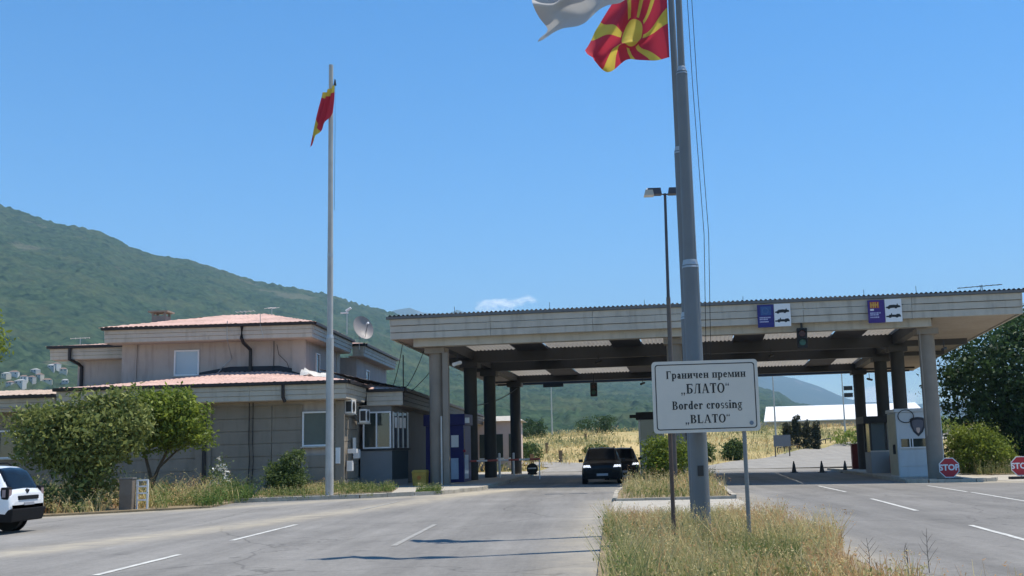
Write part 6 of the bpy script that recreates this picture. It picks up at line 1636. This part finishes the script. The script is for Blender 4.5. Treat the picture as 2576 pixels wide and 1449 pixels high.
# ------------------------------------------------------------------ far things
hall = thing('storage_hall', 'long low hall with a bright white roof beyond the field on the right', 'building', (52, 222, fz(52, 222) - 0.3))
HZ = fz(52, 222) - 0.3
MB().box(-15.5, 16, 0, 16, 0, 6.1 - HZ).build('wall', mat('hall_wall', (0.30, 0.31, 0.31), 0.8), hall)
MB().hexa([(-16.2, -0.8, 6.1 - HZ), (16.8, -0.8, 6.1 - HZ), (16.8, 8, 9.25 - HZ), (-14.2, 8, 9.25 - HZ), (-16.2, -0.8, 6.3 - HZ), (16.8, -0.8, 6.3 - HZ), (16.8, 8, 9.45 - HZ), (-14.2, 8, 9.45 - HZ)]).build('roof', mat('hall_roof', (0.78, 0.78, 0.76), 0.6), hall)
for k in range(9):
    MB().box(-13 + k * 3.2, -11.6 + k * 3.2, -0.05, -0.004, 0.45, 1.0).build('window', PANE, hall)
def light_mast(x, y, ztop, label, arms=True):
    z0 = fz(x, y); t = thing('light_mast', label, 'lamp post', (x, y, z0), 0, 'far light masts')
    MB().cyl((0, 0, -0.2), (0, 0, ztop - z0), 0.13, 0.07, 8).build('shaft', METALG, t)
    if arms:
        MB().tube([(-0.9, 0, ztop - z0 + 0.5), (-0.6, 0, ztop - z0 + 0.1), (0, 0, ztop - z0), (0.6, 0, ztop - z0 + 0.1), (0.9, 0, ztop - z0 + 0.5)], 0.07, 6).build('arms', METALG, t)
        for s_ in (-1, 1): MB().box(s_ * 1.0 - 0.35, s_ * 1.0 + 0.35, -0.2, 0.2, ztop - z0 + 0.45, ztop - z0 + 0.6).build('lamp', METALG, t)
    return t
light_mast(-5.2, 178, 12.9, 'thin pale mast standing in the field above the barrier', False)
light_mast(24.4, 142, 11.2, 'dark mast just right of the border sign beyond the road', False)
t = light_mast(37.5, 160, 12.0, 'tall mast with curved twin arms left of the rear right column')
for zz in (6.6, 5.6): MB().box(0.2, 1.4, -0.2, 0.2, zz, zz + 0.6).build('floodlight', BLACK, t)
bb = thing('notice_board', 'small dark grey board on two legs at the far road side', 'sign', (20.9, 118, fz(20.9, 118)))
MB().box(-0.9, 0.9, -0.05, 0.05, 1.1, 2.3).build('board', mat('board_grey', (0.16, 0.165, 0.175), 0.6), bb)
for s_ in (-0.75, 0.75): MB().box(s_ - 0.06, s_ + 0.06, 0.052, 0.15, -0.2, 2.2).build('leg', POSTB, bb)
gr = thing('guard_rail', 'low dark guard rail along the far edge of the right road', 'guard rail', (21.5, 121, fz(21.5, 121)))
gz0 = fz(21.5, 121)
pts_ = [(21.5 + k * 1.15, 124.5 + k * 2.2) for k in range(10)]
MB().tube([(x - 21.5, y - 121, fz(x, y) - gz0 + 0.55) for x, y in pts_], 0.07, 6).build('rail', BLACK, gr)
for x, y in pts_: MB().box(x - 21.55, x - 21.45, y - 121.05, y - 120.95, fz(x, y) - gz0 - 0.1, fz(x, y) - gz0 + 0.54).build('post', BLACK, gr)
WOOD = mat('weathered_wood', (0.20, 0.14, 0.08), 0.9, 0.2, 4)
for k, (x, y, lab) in enumerate(((-4.9, 102, 'stubby wooden post on the left road edge nearest the rear column'), (-2.4, 108, 'stubby wooden post on the left road edge behind the first'), (0.1, 150, 'wooden post far up the field above the black suv'), (-4.4, 128, 'dark wooden post in the middle of the field'))):
    t = thing('wooden_post', lab, 'post', (x, y, fz(x, y)), 0, 'wooden posts on the field')
    MB().box(-0.18, 0.18, -0.15, 0.15, -0.2, 1.1).build('shaft', WOOD, t); MB().box(-0.2, 0.2, -0.17, 0.17, 1.101, 1.18).build('cap', WOOD, t)
